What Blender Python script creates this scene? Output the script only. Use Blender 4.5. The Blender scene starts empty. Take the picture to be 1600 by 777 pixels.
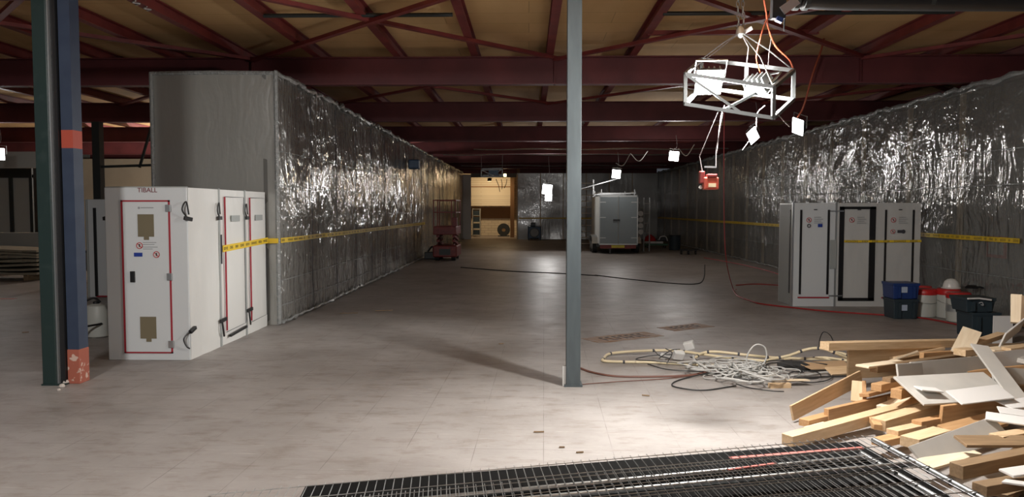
import bpy, bmesh, math, random
from mathutils import Vector, Matrix, noise
random.seed(7)
R = math.radians
sc = bpy.context.scene
col = sc.collection

# ------------------------------------------------------------------ camera, world, exposure
F, W, H = 1200.0, 1600.0, 777.0
YAW, PITCH, EYE = math.atan(26/F), math.atan(62.5/F), 1.75
cam = bpy.data.cameras.new('camera'); cam.sensor_width = 36; cam.lens = 36*F/W
cam.clip_start = .05; cam.clip_end = 200
camo = bpy.data.objects.new('camera', cam); col.objects.link(camo)
camo.location = (0, 0, EYE); camo.rotation_euler = (math.pi/2-PITCH, 0, YAW)
sc.camera = camo
RM = camo.rotation_euler.to_matrix()
def ray(px, py): return RM @ Vector(((px-W/2)/F, -(py-H/2)/F, -1))
def at(px, py, Y):                       # world point on the ray of that photo pixel at distance Y into the hall
    d = ray(px, py); return Vector((0, 0, EYE)) + d*(Y/d.y)
def fl(px, py, z=0.0):                   # the same on the horizontal plane z
    d = ray(px, py); return Vector((0, 0, EYE)) + d*((z-EYE)/d.z)
sc.view_settings.view_transform = 'Standard'; sc.view_settings.look = 'None'
sc.view_settings.exposure = 0.0; sc.view_settings.gamma = 1.0
sc.view_settings.use_curve_mapping = False
wd = bpy.data.worlds.new('world'); sc.world = wd; wd.use_nodes = True
bg = wd.node_tree.nodes['Background']; bg.inputs[0].default_value = (.80, .86, 1, 1); bg.inputs[1].default_value = .065
try:
    sc.cycles.use_denoising = True; sc.cycles.max_bounces = 8; sc.cycles.sample_clamp_indirect = 4
    sc.cycles.diffuse_bounces = 4; sc.cycles.transparent_max_bounces = 12
except Exception: pass
# strengths of the hall's lamps in watts
KEY_W, KEY2_W, FLOOD_W, BAY_W = 780, 60, 13, 60
FILL_W = 230                             # unseen fill lights added behind the viewpoint to brighten the foreground

def fill_light(loc, aim, size, watts):
    l = bpy.data.lights.new('fill_light', 'AREA'); l.energy = watts; l.size = size; l.color = (1, .97, .94)
    o = bpy.data.objects.new('fill_light', l); col.objects.link(o); o.location = loc
    o.rotation_euler = (Vector(aim)-Vector(loc)).to_track_quat('-Z', 'Y').to_euler(); return o
fill_light((-3.4, .6, 3.7), (-3.6, 5.5, 0), .5, FILL_W)
fill_light((-.6, -1.2, 3.8), (-1.5, 5, .5), .6, FILL_W*.2)

# ------------------------------------------------------------------ materials
def mat(name, c, rough=.6, metal=0, c2=None, nscale=4, ndet=6, stretch=(1,1,1), bump=0, bscale=20, bdist=.01,
        emit=None, estr=0, alpha=1, spec=None, lo=.35, hi=.65, coat=0):
    m = bpy.data.materials.new(name); m.use_nodes = True; nt = m.node_tree; N = nt.nodes; L = nt.links
    b = N['Principled BSDF']
    b.inputs['Base Color'].default_value = (*c, 1); b.inputs['Roughness'].default_value = rough
    b.inputs['Metallic'].default_value = metal; b.inputs['Alpha'].default_value = alpha
    if spec is not None: b.inputs['Specular IOR Level'].default_value = spec
    if coat: b.inputs['Coat Weight'].default_value = coat
    tc = N.new('ShaderNodeTexCoord'); mp = N.new('ShaderNodeMapping'); mp.inputs['Scale'].default_value = stretch
    L.new(tc.outputs['Object'], mp.inputs[0])
    if c2:
        n = N.new('ShaderNodeTexNoise'); n.inputs['Scale'].default_value = nscale; n.inputs['Detail'].default_value = ndet
        L.new(mp.outputs[0], n.inputs['Vector'])
        r = N.new('ShaderNodeValToRGB'); r.color_ramp.elements[0].position = lo; r.color_ramp.elements[1].position = hi
        r.color_ramp.elements[0].color = (*c, 1); r.color_ramp.elements[1].color = (*c2, 1)
        L.new(n.outputs['Fac'], r.inputs[0]); L.new(r.outputs[0], b.inputs['Base Color'])
    if bump:
        n2 = N.new('ShaderNodeTexNoise'); n2.inputs['Scale'].default_value = bscale; n2.inputs['Detail'].default_value = 5
        L.new(mp.outputs[0], n2.inputs['Vector'])
        bp = N.new('ShaderNodeBump'); bp.inputs['Strength'].default_value = bump; bp.inputs['Distance'].default_value = bdist
        L.new(n2.outputs['Fac'], bp.inputs['Height']); L.new(bp.outputs[0], b.inputs['Normal'])
    if emit:
        b.inputs['Emission Color'].default_value = (*emit, 1); b.inputs['Emission Strength'].default_value = estr
    return m

def floor_mat():
    m = bpy.data.materials.new('worn_concrete_slabs'); m.use_nodes = True; nt = m.node_tree; N = nt.nodes; L = nt.links
    b = N['Principled BSDF']; tc = N.new('ShaderNodeTexCoord')
    def nz(scale, stretch, det=8, rough=.6, rot=0):
        mp = N.new('ShaderNodeMapping'); mp.inputs['Scale'].default_value = stretch; mp.inputs['Rotation'].default_value = (0, 0, rot)
        L.new(tc.outputs['Object'], mp.inputs[0]); n = N.new('ShaderNodeTexNoise')
        n.inputs['Scale'].default_value = scale; n.inputs['Detail'].default_value = det; n.inputs['Roughness'].default_value = rough
        L.new(mp.outputs[0], n.inputs['Vector']); return n.outputs['Fac']
    def ramp(f, p0, c0, p1, c1):
        r = N.new('ShaderNodeValToRGB'); e = r.color_ramp.elements
        e[0].position, e[1].position = p0, p1; e[0].color = (*c0, 1); e[1].color = (*c1, 1); L.new(f, r.inputs[0]); return r.outputs[0]
    def mix(f, a, c, mode='MIX'):
        x = N.new('ShaderNodeMix'); x.data_type = 'RGBA'; x.blend_type = mode
        if isinstance(f, (int, float)): x.inputs['Factor'].default_value = f
        else: L.new(f, x.inputs['Factor'])
        for s, v in (('A', a), ('B', c)):
            i = [q for q in x.inputs if q.name == s and q.type == 'RGBA'][0]
            if isinstance(v, tuple): i.default_value = (*v, 1)
            else: L.new(v, i)
        return [q for q in x.outputs if q.type == 'RGBA'][0]
    base = ramp(nz(.9, (1, 1, 1)), .33, (.285, .262, .246), .68, (.385, .362, .347))
    spots = ramp(nz(3.0, (1, 2.2, 1), 10, .7), .50, (0, 0, 0), .78, (1, 1, 1))
    c = mix(spots, base, (.20, .165, .135))
    scr = ramp(nz(7, (.35, 5, 1), 6, .7, .5), .60, (0, 0, 0), .68, (1, 1, 1))
    c = mix(scr, c, (.46, .43, .41))
    scr2 = ramp(nz(6, (4, .4, 1), 6, .7, .25), .64, (0, 0, 0), .72, (.8, .8, .8))
    c = mix(scr2, c, (.21, .19, .17))
    pale = ramp(nz(.35, (1, 1, 1), 4), .55, (0, 0, 0), .75, (.5, .5, .5))
    c = mix(pale, c, (.47, .43, .41))
    br = N.new('ShaderNodeTexBrick'); br.offset = 0; br.inputs['Scale'].default_value = 1
    br.inputs['Brick Width'].default_value = .5; br.inputs['Row Height'].default_value = .5; br.inputs['Mortar Size'].default_value = .0035
    br.inputs['Mortar Smooth'].default_value = .4
    br.inputs['Color1'].default_value = (0, 0, 0, 1); br.inputs['Color2'].default_value = (0, 0, 0, 1); br.inputs['Mortar'].default_value = (1, 1, 1, 1)
    mpb = N.new('ShaderNodeMapping'); mpb.inputs['Rotation'].default_value = (0, 0, .02); L.new(tc.outputs['Object'], mpb.inputs[0]); L.new(mpb.outputs[0], br.inputs['Vector'])
    jm = N.new('ShaderNodeMath'); jm.operation = 'MULTIPLY'; L.new(br.outputs['Color'], jm.inputs[0])
    L.new(ramp(nz(1.7, (1, 1, 1), 3), .40, (0, 0, 0), .6, (.65, .65, .65)), jm.inputs[1])
    c = mix(jm.outputs[0], c, (.13, .115, .10))
    L.new(c, b.inputs['Base Color']); b.inputs['Specular IOR Level'].default_value = .3
    rr = N.new('ShaderNodeMapRange'); rr.inputs['To Min'].default_value = .30; rr.inputs['To Max'].default_value = .62
    L.new(nz(2.2, (1, 1, 1), 7), rr.inputs[0]); L.new(rr.outputs[0], b.inputs['Roughness'])
    bp = N.new('ShaderNodeBump'); bp.inputs['Strength'].default_value = .35; bp.inputs['Distance'].default_value = .006
    L.new(nz(9, (1, 1, 1), 8, .7), bp.inputs['Height']); L.new(bp.outputs[0], b.inputs['Normal'])
    return m

def film_mat(name, c, alpha, rough=.2, axis='y', strength=1.0, bd=.12):
    # polythene sheet: fine taut folds that fan out and lean, broken up by larger noise
    m = bpy.data.materials.new(name); m.use_nodes = True; nt = m.node_tree; N = nt.nodes; L = nt.links
    b = N['Principled BSDF']; b.inputs['Base Color'].default_value = (*c, 1); b.inputs['Roughness'].default_value = rough; b.inputs['Coat Weight'].default_value = .6; b.inputs['Coat Roughness'].default_value = .08
    b.inputs['Alpha'].default_value = alpha; b.inputs['Specular IOR Level'].default_value = 1.0; b.inputs['IOR'].default_value = 1.7
    tc = N.new('ShaderNodeTexCoord')
    dn = N.new('ShaderNodeTexNoise'); dn.inputs['Scale'].default_value = .8; dn.inputs['Detail'].default_value = 2; L.new(tc.outputs['Object'], dn.inputs['Vector'])
    vm = N.new('ShaderNodeVectorMath'); vm.operation = 'MULTIPLY_ADD'; vm.inputs[1].default_value = (.55, .55, .55)
    L.new(dn.outputs['Color'], vm.inputs[0]); L.new(tc.outputs['Object'], vm.inputs[2])
    hs = []
    for rot, sx, sz, scl, wt in ((.42, 2.3, .38, 1.8, 1.0), (-.25, 3.2, .7, 1.5, .7), (.1, 1.0, 1.3, 2.2, .85), (1.35, 2.4, .6, 1.5, .3)):
        mp = N.new('ShaderNodeMapping')
        if axis == 'y': mp.inputs['Rotation'].default_value = (rot, 0, 0); mp.inputs['Scale'].default_value = (1, sx, sz)
        else: mp.inputs['Rotation'].default_value = (0, rot, 0); mp.inputs['Scale'].default_value = (sx, 1, sz)
        L.new(vm.outputs[0], mp.inputs[0]); n = N.new('ShaderNodeTexNoise'); n.inputs['Scale'].default_value = scl
        n.inputs['Detail'].default_value = 3; n.inputs['Roughness'].default_value = .55; L.new(mp.outputs[0], n.inputs['Vector'])
        src_ = n.outputs['Fac']
        if wt > .5 and scl != 2.2:       # sharp creases between flat facets
            s1_ = N.new('ShaderNodeMath'); s1_.operation = 'SUBTRACT'; s1_.inputs[1].default_value = .5; L.new(src_, s1_.inputs[0])
            s2_ = N.new('ShaderNodeMath'); s2_.operation = 'ABSOLUTE'; L.new(s1_.outputs[0], s2_.inputs[0]); src_ = s2_.outputs[0]
        k = N.new('ShaderNodeMath'); k.operation = 'MULTIPLY'; k.inputs[1].default_value = wt; L.new(src_, k.inputs[0]); hs.append(k.outputs[0])
    s = hs[0]
    for h in hs[1:]:
        a = N.new('ShaderNodeMath'); a.operation = 'ADD'; L.new(s, a.inputs[0]); L.new(h, a.inputs[1]); s = a.outputs[0]
    bp = N.new('ShaderNodeBump'); bp.inputs['Strength'].default_value = strength; bp.inputs['Distance'].default_value = bd
    cn_ = N.new('ShaderNodeTexNoise'); cn_.inputs['Scale'].default_value = .55; cn_.inputs['Detail'].default_value = 2; L.new(tc.outputs['Object'], cn_.inputs['Vector'])
    mr_ = N.new('ShaderNodeMapRange'); mr_.inputs['From Min'].default_value = .40; mr_.inputs['From Max'].default_value = .60
    mr_.inputs['To Min'].default_value = strength*.35; mr_.inputs['To Max'].default_value = strength
    L.new(cn_.outputs['Fac'], mr_.inputs[0]); L.new(mr_.outputs[0], bp.inputs['Strength'])
    L.new(s, bp.inputs['Height']); L.new(bp.outputs[0], b.inputs['Normal']); L.new(bp.outputs[0], b.inputs['Coat Normal'])
    return m

def brick_mat(name, c, mc, bw, rh, ms):
    m = bpy.data.materials.new(name); m.use_nodes = True; nt = m.node_tree; N = nt.nodes; L = nt.links; b = N['Principled BSDF']
    tc = N.new('ShaderNodeTexCoord'); mp = N.new('ShaderNodeMapping'); mp.inputs['Rotation'].default_value = (math.pi/2, 0, 0)
    br = N.new('ShaderNodeTexBrick'); br.inputs['Scale'].default_value = 1; br.inputs['Brick Width'].default_value = bw
    br.inputs['Row Height'].default_value = rh; br.inputs['Mortar Size'].default_value = ms
    br.inputs['Color1'].default_value = (*c, 1); br.inputs['Color2'].default_value = (*[v*.9 for v in c], 1); br.inputs['Mortar'].default_value = (*mc, 1)
    L.new(tc.outputs['Object'], mp.inputs[0]); L.new(mp.outputs[0], br.inputs['Vector']); L.new(br.outputs['Color'], b.inputs['Base Color'])
    b.inputs['Roughness'].default_value = .7
    return m

def deck_mat():
    m = mat('wood_wool_deck', (.66, .41, .18), .9, c2=(.78, .52, .25), nscale=1.2, stretch=(1, .35, 1), bump=.5, bscale=60, bdist=.004)
    nt = m.node_tree; N = nt.nodes; L = nt.links; b = N['Principled BSDF']
    src = b.inputs['Base Color'].links[0].from_socket
    br = N.new('ShaderNodeTexBrick'); br.offset = .5; br.inputs['Scale'].default_value = 1; br.inputs['Brick Width'].default_value = 2.4
    br.inputs['Row Height'].default_value = .6; br.inputs['Mortar Size'].default_value = .006
    br.inputs['Color1'].default_value = (1, 1, 1, 1); br.inputs['Color2'].default_value = (.86, .84, .82, 1); br.inputs['Mortar'].default_value = (.6, .55, .5, 1)
    tc = N.new('ShaderNodeTexCoord'); L.new(tc.outputs['Object'], br.inputs['Vector'])
    x = N.new('ShaderNodeMix'); x.data_type = 'RGBA'; x.blend_type = 'MULTIPLY'; x.inputs['Factor'].default_value = .8
    A = [q for q in x.inputs if q.type == 'RGBA']; L.new(src, A[0]); L.new(br.outputs['Color'], A[1])
    L.new([q for q in x.outputs if q.type == 'RGBA'][0], b.inputs['Base Color'])
    return m

def wood_mat(name, c, c2, rough=.62):
    return mat(name, c, rough, c2=c2, nscale=7, stretch=(.6, 7, 7), bump=.25, bscale=14, bdist=.002, lo=.3, hi=.7)

M = dict(
    floor=floor_mat(), deck=deck_mat(),
    film_l=film_mat('polythene_sheet', (.30, .295, .27), .88, .16, 'y', 1.0),
    film_x=film_mat('polythene_sheet_end', (.36, .36, .33), .9, .3, 'x', .45, .03),
    film_r=film_mat('polythene_sheet_clear', (.26, .265, .25), .60, .15, 'y', 1.0),
    lining=mat('grey_lining', (.20, .20, .19), .8, c2=(.15, .15, .14), nscale=.8),
    lining_w=mat('pale_lining', (.42, .36, .27), .8),
    seam=mat('clear_seam_tape', (.30, .315, .31), .18, spec=1.0, bump=1, bscale=25, bdist=.03),
    stud=wood_mat('pine_stud', (.62, .50, .34), (.70, .58, .42)),
    redsteel=mat('red_oxide_steel', (.25, .045, .04), .5, c2=(.17, .03, .03), nscale=3, bump=.1),
    duskred=mat('red_oxide_beam', (.18, .042, .046), .6, c2=(.12, .03, .034), nscale=1.5),
    darkpipe=mat('black_steel_pipe', (.025, .03, .03), .5),
    greensteel=mat('dark_green_steel', (.016, .034, .032), .42, c2=(.03, .05, .047), nscale=9, lo=.55, hi=.8),
    greysteel=mat('grey_green_steel', (.065, .08, .088), .4, c2=(.08, .10, .108), nscale=8, stretch=(3, 3, .5), lo=.4, hi=.8),
    bluepaint=mat('blue_paint', (.028, .042, .078), .45, c2=(.035, .052, .09), nscale=6),
    redpaint=mat('red_paint', (.42, .07, .04), .5),
    terracotta=mat('chipped_terracotta_paint', (.38, .11, .07), .8, c2=(.60, .44, .36), nscale=14, lo=.58, hi=.63),
    white=mat('white_panel', (.66, .69, .70), .35),
    whitefab=mat('white_tarpaulin', (.74, .74, .71), .38, bump=.55, bscale=2.2, stretch=(1, 1, .35), bdist=.05),
    whitefab2=mat('grey_white_tarpaulin', (.56, .56, .54), .45, bump=.5, bscale=2.4, stretch=(1, 1, .4), bdist=.045),
    alu=mat('aluminium', (.62, .64, .65), .3, .85), frame=mat('dull_frame_aluminium', (.20, .21, .21), .4, .6),
    galv=mat('galvanised_steel', (.40, .41, .41), .35, .8, c2=(.28, .29, .29), nscale=20),
    black=mat('black_plastic', (.012, .012, .013), .4), rubber=mat('rubber', (.02, .02, .02), .75),
    redzip=mat('red_seal', (.36, .02, .035), .5), window=mat('smoky_pane', (.20, .17, .11), .2),
    blue=mat('blue_plate', (.02, .05, .30), .4), signred=mat('sign_red', (.50, .02, .03), .5), ink=mat('ink', (.05, .05, .06), .6),
    inkg=mat('pale_grey_ink', (.33, .34, .35), .6), textred=mat('dark_red_ink', (.20, .02, .03), .5),
    yellow=mat('yellow_tape', (.80, .55, .03), .4), paper=mat('white_plastic', (.62, .62, .60), .5),
    whitepl=mat('milky_plastic', (.50, .51, .47), .45), redlid=mat('red_lid', (.50, .02, .02), .4),
    cratebl=mat('blue_crate', (.015, .04, .16), .4), cratedk=mat('dark_crate', (.025, .04, .05), .45), label=mat('pale_label', (.40, .47, .58), .5),
    liftred=mat('lift_red', (.23, .03, .025), .5, c2=(.15, .02, .02), nscale=8), 
    trailer=mat('trailer_grey', (.20, .235, .25), .4), trailerw=mat('trailer_pale', (.62, .64, .62), .4),
    cream=mat('cream_conduit', (.70, .60, .40), .45), cable=mat('pale_cable', (.50, .50, .48), .5), cableb=mat('black_cable', (.03, .03, .03), .5),
    orange=mat('orange_cable', (.32, .07, .03), .5), redcable=mat('red_cable', (.34, .03, .03), .5), rope=mat('grey_rope', (.20, .18, .18), .7),
    cable_br=mat('brown_cable', (.16, .07, .05), .6),
    wood1=wood_mat('pine', (.56, .39, .22), (.70, .52, .33)), wood2=wood_mat('orange_pine', (.44, .25, .11), (.56, .34, .17)),
    wood3=wood_mat('pale_pine', (.74, .60, .42), (.84, .72, .54)), wood4=wood_mat('old_brown_timber', (.20, .13, .07), (.30, .20, .11)),
    mela=mat('grey_white_board', (.50, .49, .46), .45, c2=(.58, .56, .52), nscale=3), melaw=mat('white_board', (.74, .73, .71), .4),
    cardboard=mat('cardboard', (.45, .30, .17), .8), beige=mat('beige_wall', (.40, .34, .25), .8, c2=(.33, .28, .21), nscale=.7),
    greywall=mat('grey_panel', (.26, .27, .26), .6), bandgrey=mat('pale_cladding', (.36, .38, .37), .5),
    block=brick_mat('white_painted_brick', (.78, .70, .55), (.52, .44, .32), .44, .16, .012),
    shutter=brick_mat('slatted_shutter', (.70, .66, .54), (.55, .45, .30), 6, .13, .01), brown=mat('brown_panel', (.30, .18, .09), .7),
    machine=mat('machine_blue', (.02, .07, .15), .4), silver=mat('dull_silver', (.45, .47, .47), .35, .6),
    marking=mat('worn_floor_marking', (.30, .17, .09), .7, c2=(.36, .31, .28), nscale=5, stretch=(1, 3, 1), lo=.4, hi=.6),
    green=mat('green_plastic', (.03, .10, .05), .5), plate=mat('yellow_plate', (.60, .50, .05), .5), tread=mat('dusty_sheet', (.26, .23, .17), .8),
    lampglass=mat('lamp_glass', (1, 1, 1), .3, emit=(1, .99, .97), estr=14), lampwarm=mat('warm_lamp_glass', (1, 1, 1), .3, emit=(1, .72, .40), estr=10),
    rug=mat('rubble', (.55, .50, .45), .9), hat=mat('white_helmet', (.74, .74, .70), .3),
)

# ------------------------------------------------------------------ mesh builder
class MB:
    def __init__(s): s.v = []; s.f = []
    def add(s, vs, fs):
        o = len(s.v); s.v += [tuple(v) for v in vs]; s.f += [tuple(i+o for i in f) for f in fs]; return s
    def hexa(s, p): return s.add(p, [(0,3,2,1),(4,5,6,7),(0,1,5,4),(1,2,6,5),(2,3,7,6),(3,0,4,7)])
    def box(s, x0, x1, y0, y1, z0, z1):
        return s.hexa([(x0,y0,z0),(x1,y0,z0),(x1,y1,z0),(x0,y1,z0),(x0,y0,z1),(x1,y0,z1),(x1,y1,z1),(x0,y1,z1)])
    def bar(s, p, q, w, t, roll=0):      # rectangular bar; w is the horizontal width at roll 0, t the height
        p, q = Vector(p), Vector(q); d = (q-p).normalized()
        up = Vector((0, 0, 1)) if abs(d.z) < .95 else Vector((0, 1, 0))
        sx = d.cross(up).normalized(); uz = sx.cross(d)
        c, n = math.cos(roll), math.sin(roll); a = (sx*c+uz*n)*w/2; b = (uz*c-sx*n)*t/2
        return s.hexa([p-a-b, p+a-b, q+a-b, q-a-b, p-a+b, p+a+b, q+a+b, q-a+b])
    def tube(s, pts, r, n=8, closed=False, caps=True):
        pts = [Vector(p) for p in pts]; rings = []; prev = None; m = len(pts)
        for i, p in enumerate(pts):
            d = (pts[(i+1) % m]-pts[i-1]) if closed else (pts[min(i+1, m-1)]-pts[max(i-1, 0)])
            if d.length < 1e-9: d = Vector((0, 0, 1))
            d.normalize()
            if prev is None: up = Vector((0, 0, 1)) if abs(d.z) < .9 else Vector((1, 0, 0)); a = d.cross(up).normalized()
            else:
                a = prev-d*prev.dot(d)
                a = a.normalized() if a.length > 1e-6 else d.orthogonal().normalized()
            prev = a; b = d.cross(a); rr = r[i] if isinstance(r, (list, tuple)) else r
            rings.append([p+(a*math.cos(2*math.pi*k/n)+b*math.sin(2*math.pi*k/n))*rr for k in range(n)])
        vs = [v for g in rings for v in g]; fs = []
        for i in range(m if closed else m-1):
            j = (i+1) % m
            for k in range(n): fs.append((i*n+k, i*n+(k+1) % n, j*n+(k+1) % n, j*n+k))
        if caps and not closed: fs += [tuple(range(n))[::-1], tuple((m-1)*n+k for k in range(n))]
        return s.add(vs, fs)
    def lathe(s, c, prof, n=20, sy=1.0):
        c = Vector(c); vs = []; fs = []; m = len(prof)
        for r, z in prof:
            for k in range(n): a = 2*math.pi*k/n; vs.append(c+Vector((r*math.cos(a), r*sy*math.sin(a), z)))
        for i in range(m-1):
            for k in range(n): fs.append((i*n+k, i*n+(k+1) % n, (i+1)*n+(k+1) % n, (i+1)*n+k))
        fs += [tuple(range(n))[::-1], tuple((m-1)*n+k for k in range(n))]
        return s.add(vs, fs)
    def disc(s, c, nrm, r0, r1, t, n=20):  # ring (or disc when r0 == 0) with thickness
        c = Vector(c); nrm = Vector(nrm).normalized(); a = nrm.orthogonal().normalized(); b = nrm.cross(a)
        if r0 <= 0: return s.tube([c, c+nrm*t], r1, n)
        vs = []; fs = []
        for k in range(n):
            an = 2*math.pi*k/n; d = a*math.cos(an)+b*math.sin(an)
            vs += [c+d*r0, c+d*r1, c+d*r1+nrm*t, c+d*r0+nrm*t]
        for k in range(n):
            i, j = k*4, ((k+1) % n)*4
            for q in range(4): fs.append((i+q, j+q, j+(q+1) % 4, i+(q+1) % 4))
        return s.add(vs, fs)
    def build(s, name, m, parent=None, smooth=False, bevel=0, loc=None):
        me = bpy.data.meshes.new(name); off = Vector(loc) if loc is not None else Vector((0, 0, 0))
        me.from_pydata([Vector(v)-off for v in s.v], [], s.f); me.validate(); me.update()
        bm = bmesh.new(); bm.from_mesh(me); bmesh.ops.recalc_face_normals(bm, faces=bm.faces); bm.to_mesh(me); bm.free()
        if smooth:
            for p in me.polygons: p.use_smooth = True
            try: me.set_sharp_from_angle(angle=R(40))
            except Exception: pass
        o = bpy.data.objects.new(name, me); col.objects.link(o); me.materials.append(m)
        if loc is not None: o.location = off
        if parent is not None:
            o.parent = parent
            if loc is None: o.location = -origin(parent)
            else: o.location = off-origin(parent)
        if bevel:
            b = o.modifiers.new('bevel', 'BEVEL'); b.width = bevel; b.segments = 2; b.limit_method = 'ANGLE'
        return o
def origin(o):
    v = Vector((0, 0, 0))
    while o is not None: v = v+o.location; o = o.parent
    return v
def tag(o, label, cat, group=None, kind=None):
    o['label'] = label; o['category'] = cat
    if group: o['group'] = group
    if kind: o['kind'] = kind
    return o
def thing(name, label, cat, loc, group=None):
    o = bpy.data.objects.new(name, None); col.objects.link(o); o.location = loc; o.empty_display_size = .1
    return tag(o, label, cat, group)
def struct(o, label=None, cat='wall'):
    o['kind'] = 'structure'
    if label: o['label'] = label
    return o
def copy_tree(o, parent=None):
    c = o.copy(); col.objects.link(c)
    if parent is not None: c.parent = parent
    for ch in list(o.children): copy_tree(ch, c)
    return c
def text(name, s, size, loc, rot, m, parent, extr=.001):
    cu = bpy.data.curves.new(name, 'FONT'); cu.body = s; cu.size = size; cu.extrude = extr; cu.align_x = 'CENTER'; cu.align_y = 'CENTER'
    cu.materials.append(m); o = bpy.data.objects.new(name, cu); col.objects.link(o); o.parent = parent
    me = bpy.data.meshes.new_from_object(o.evaluated_get(bpy.context.evaluated_depsgraph_get())); bpy.data.objects.remove(o)
    o = bpy.data.objects.new(name, me); col.objects.link(o); o.parent = parent
    if not me.materials: me.materials.append(m)
    o.location = Vector(loc)-origin(parent); o.rotation_euler = rot; return o
def smoothpts(pts, n=6):                 # Catmull-Rom through the points
    P = [Vector(p) for p in pts]; P = [P[0]*2-P[1]]+P+[P[-1]*2-P[-2]]; out = []
    for i in range(1, len(P)-2):
        for k in range(n):
            t = k/n; a, b, c, d = P[i-1], P[i], P[i+1], P[i+2]
            out.append(.5*((2*b)+(c-a)*t+(2*a-5*b+4*c-d)*t*t+(3*b-a-3*c+d)*t**3))
    out.append(P[-2]); return out
def pointat(name, loc, watts, radius, c, parent):
    l = bpy.data.lights.new(name, 'POINT'); l.energy = watts; l.color = c; l.shadow_soft_size = radius
    o = bpy.data.objects.new(name, l); col.objects.link(o); o.parent = parent; o.location = Vector(loc)-origin(parent); return o
def lampat(name, loc, aim, size, watts, c=(1, .97, .93), parent=None, spread=180, sy=None):
    l = bpy.data.lights.new(name, 'AREA'); l.energy = watts; l.color = c; l.shape = 'RECTANGLE'; l.size = size; l.size_y = sy or size; l.spread = R(spread)
    o = bpy.data.objects.new(name, l); col.objects.link(o)
    o.rotation_euler = (Vector(aim)-Vector(loc)).to_track_quat('-Z', 'Y').to_euler()
    if parent is not None: o.parent = parent; o.location = Vector(loc)-origin(parent)
    else: o.location = loc
    return o

# ------------------------------------------------------------------ setting
HW = 3.75                                # top of the sheeted partitions
XL, XR, YN, YF = -3.75, 7.3, 11.4, 43.8
ZB, ZBT = 3.83, 4.29                     # under and upper side of the roof beams
BEAMY = [2.15, 7.6, 13.06, 18.5, 23.95, 29.4, 34.85, 40.3]
struct(MB().box(-30, 22, -3, 52, -.2, 0).build('floor', M['floor']))
struct(MB().box(-30, 22, -3, 52, ZBT+.17, ZBT+.3).build('ceiling', M['deck']))

def grid_sheet(u0, u1, z0, z1, fn, du=.1, dz=.1):
    nu = max(2, int(abs(u1-u0)/du)); nz = max(2, int((z1-z0)/dz)); b = MB(); vs = []
    for i in range(nu+1):
        for j in range(nz+1):
            vs.append(fn(u0+(u1-u0)*i/nu, z0+(z1-z0)*j/nz))
    fs = [(i*(nz+1)+j, (i+1)*(nz+1)+j, (i+1)*(nz+1)+j+1, i*(nz+1)+j+1) for i in range(nu) for j in range(nz)]
    return b.add(vs, fs)
def billow(u, z, sp, seed, amp=.035):
    k = abs(math.sin(math.pi*(u/sp)))**.6
    w = noise.noise(Vector((u*.5+seed, z*.7, seed)))*amp*1.6
    f = noise.noise(Vector((u*3+z*1.1+seed*3, z*.7, seed)))*amp*.8
    return (w+f)*(.25+.75*k)
def crumple(pts_fn, n, r, seed):
    pts = []
    for i in range(n+1):
        p = Vector(pts_fn(i/n)); pts.append(p+Vector((noise.noise(Vector((i*.7, seed, 0)))*r*.8, 0, noise.noise(Vector((i*.55, seed+9, 3)))*r*1.0)))
    rs = [r*(.45+.7*abs(noise.noise(Vector((i*.9, seed+4, 5)))*1.6)) for i in range(n+1)]
    return MB().tube(pts, rs, 6)

def partition(name, label, x, sgn, film, sp, ys, seam_zs):
    # sgn: direction (in x) of the hall seen from the sheet
    sheet = grid_sheet(YN, YF, 0.0, HW, lambda u, z: (x+sgn*billow(u-YN, z, sp, x), u, z)).build(name, film, smooth=True)
    struct(sheet, label)
    for i, y in enumerate(ys):
        w = .065
        MB().box(x-sgn*.06, x-sgn*.13, y-w/2, y+w/2, 0, HW-.03).build('stud', M['stud'], sheet)
    MB().box(x-sgn*.14, x-sgn*.2, YN, YF, 0, HW-.02).build('lining', M['lining'], sheet)
    for z in seam_zs:
        b = MB(); n = 160
        for i in range(n):
            u0 = YN+.02+(YF-YN-.1)*i/n; u1 = YN+.02+(YF-YN-.1)*(i+1)/n
            z0 = z+.02*noise.noise(Vector((u0*.4, z, 1))); z1 = z+.02*noise.noise(Vector((u1*.4, z, 1)))
            e0 = x+sgn*(billow(u0-YN, z0, sp, x)+.012); e1 = x+sgn*(billow(u1-YN, z1, sp, x)+.012)
            b.hexa([(e0,u0,z0-.006),(e1,u1,z1-.006),(e1+sgn*.004,u1,z1-.006),(e0+sgn*.004,u0,z0-.006),
                    (e0,u0,z0+.006),(e1,u1,z1+.006),(e1+sgn*.004,u1,z1+.006),(e0+sgn*.004,u0,z0+.006)])
        b.build('seam_tape', M['seam'], sheet)
    crumple(lambda t: (x+sgn*.02, YN+(YF-YN)*t, HW+.01), 260, .06, x).build('gathered_hem', M['seam'], sheet, smooth=True)
    crumple(lambda t: (x+sgn*.05, YN+(YF-YN)*t, .035), 260, .04, x+5).build('floor_hem', M['seam'], sheet, smooth=True)
    # the vertical welts where the sheet is stapled to the studs
    for y in ys:
        if y < YN+.1: continue
        e = x+sgn*(billow(y-YN, 1.5, sp, x)+.02)
        if sgn > 0: MB().tube([(e+.006*math.sin(k*2.1), y+.012*math.sin(k*1.3), .05+k*.24) for k in range(16)], .006, 5).build('vertical_welt', M['ink'], sheet)
    return sheet
YL = [11.45+1.7*i for i in range(19)]
wl = partition('wall_left', 'grey polythene sheeted partition left of the aisle', XL, 1, M['film_l'], 1.7, YL, (2.62, 2.1, 1.62, .66, .28))
YRs = [11.55, 13.35, 15.15, 17.2, 19, 20.8, 22.6, 24.4, 26.2, 28, 30, 32, 34, 36, 38, 40, 42]
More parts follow.
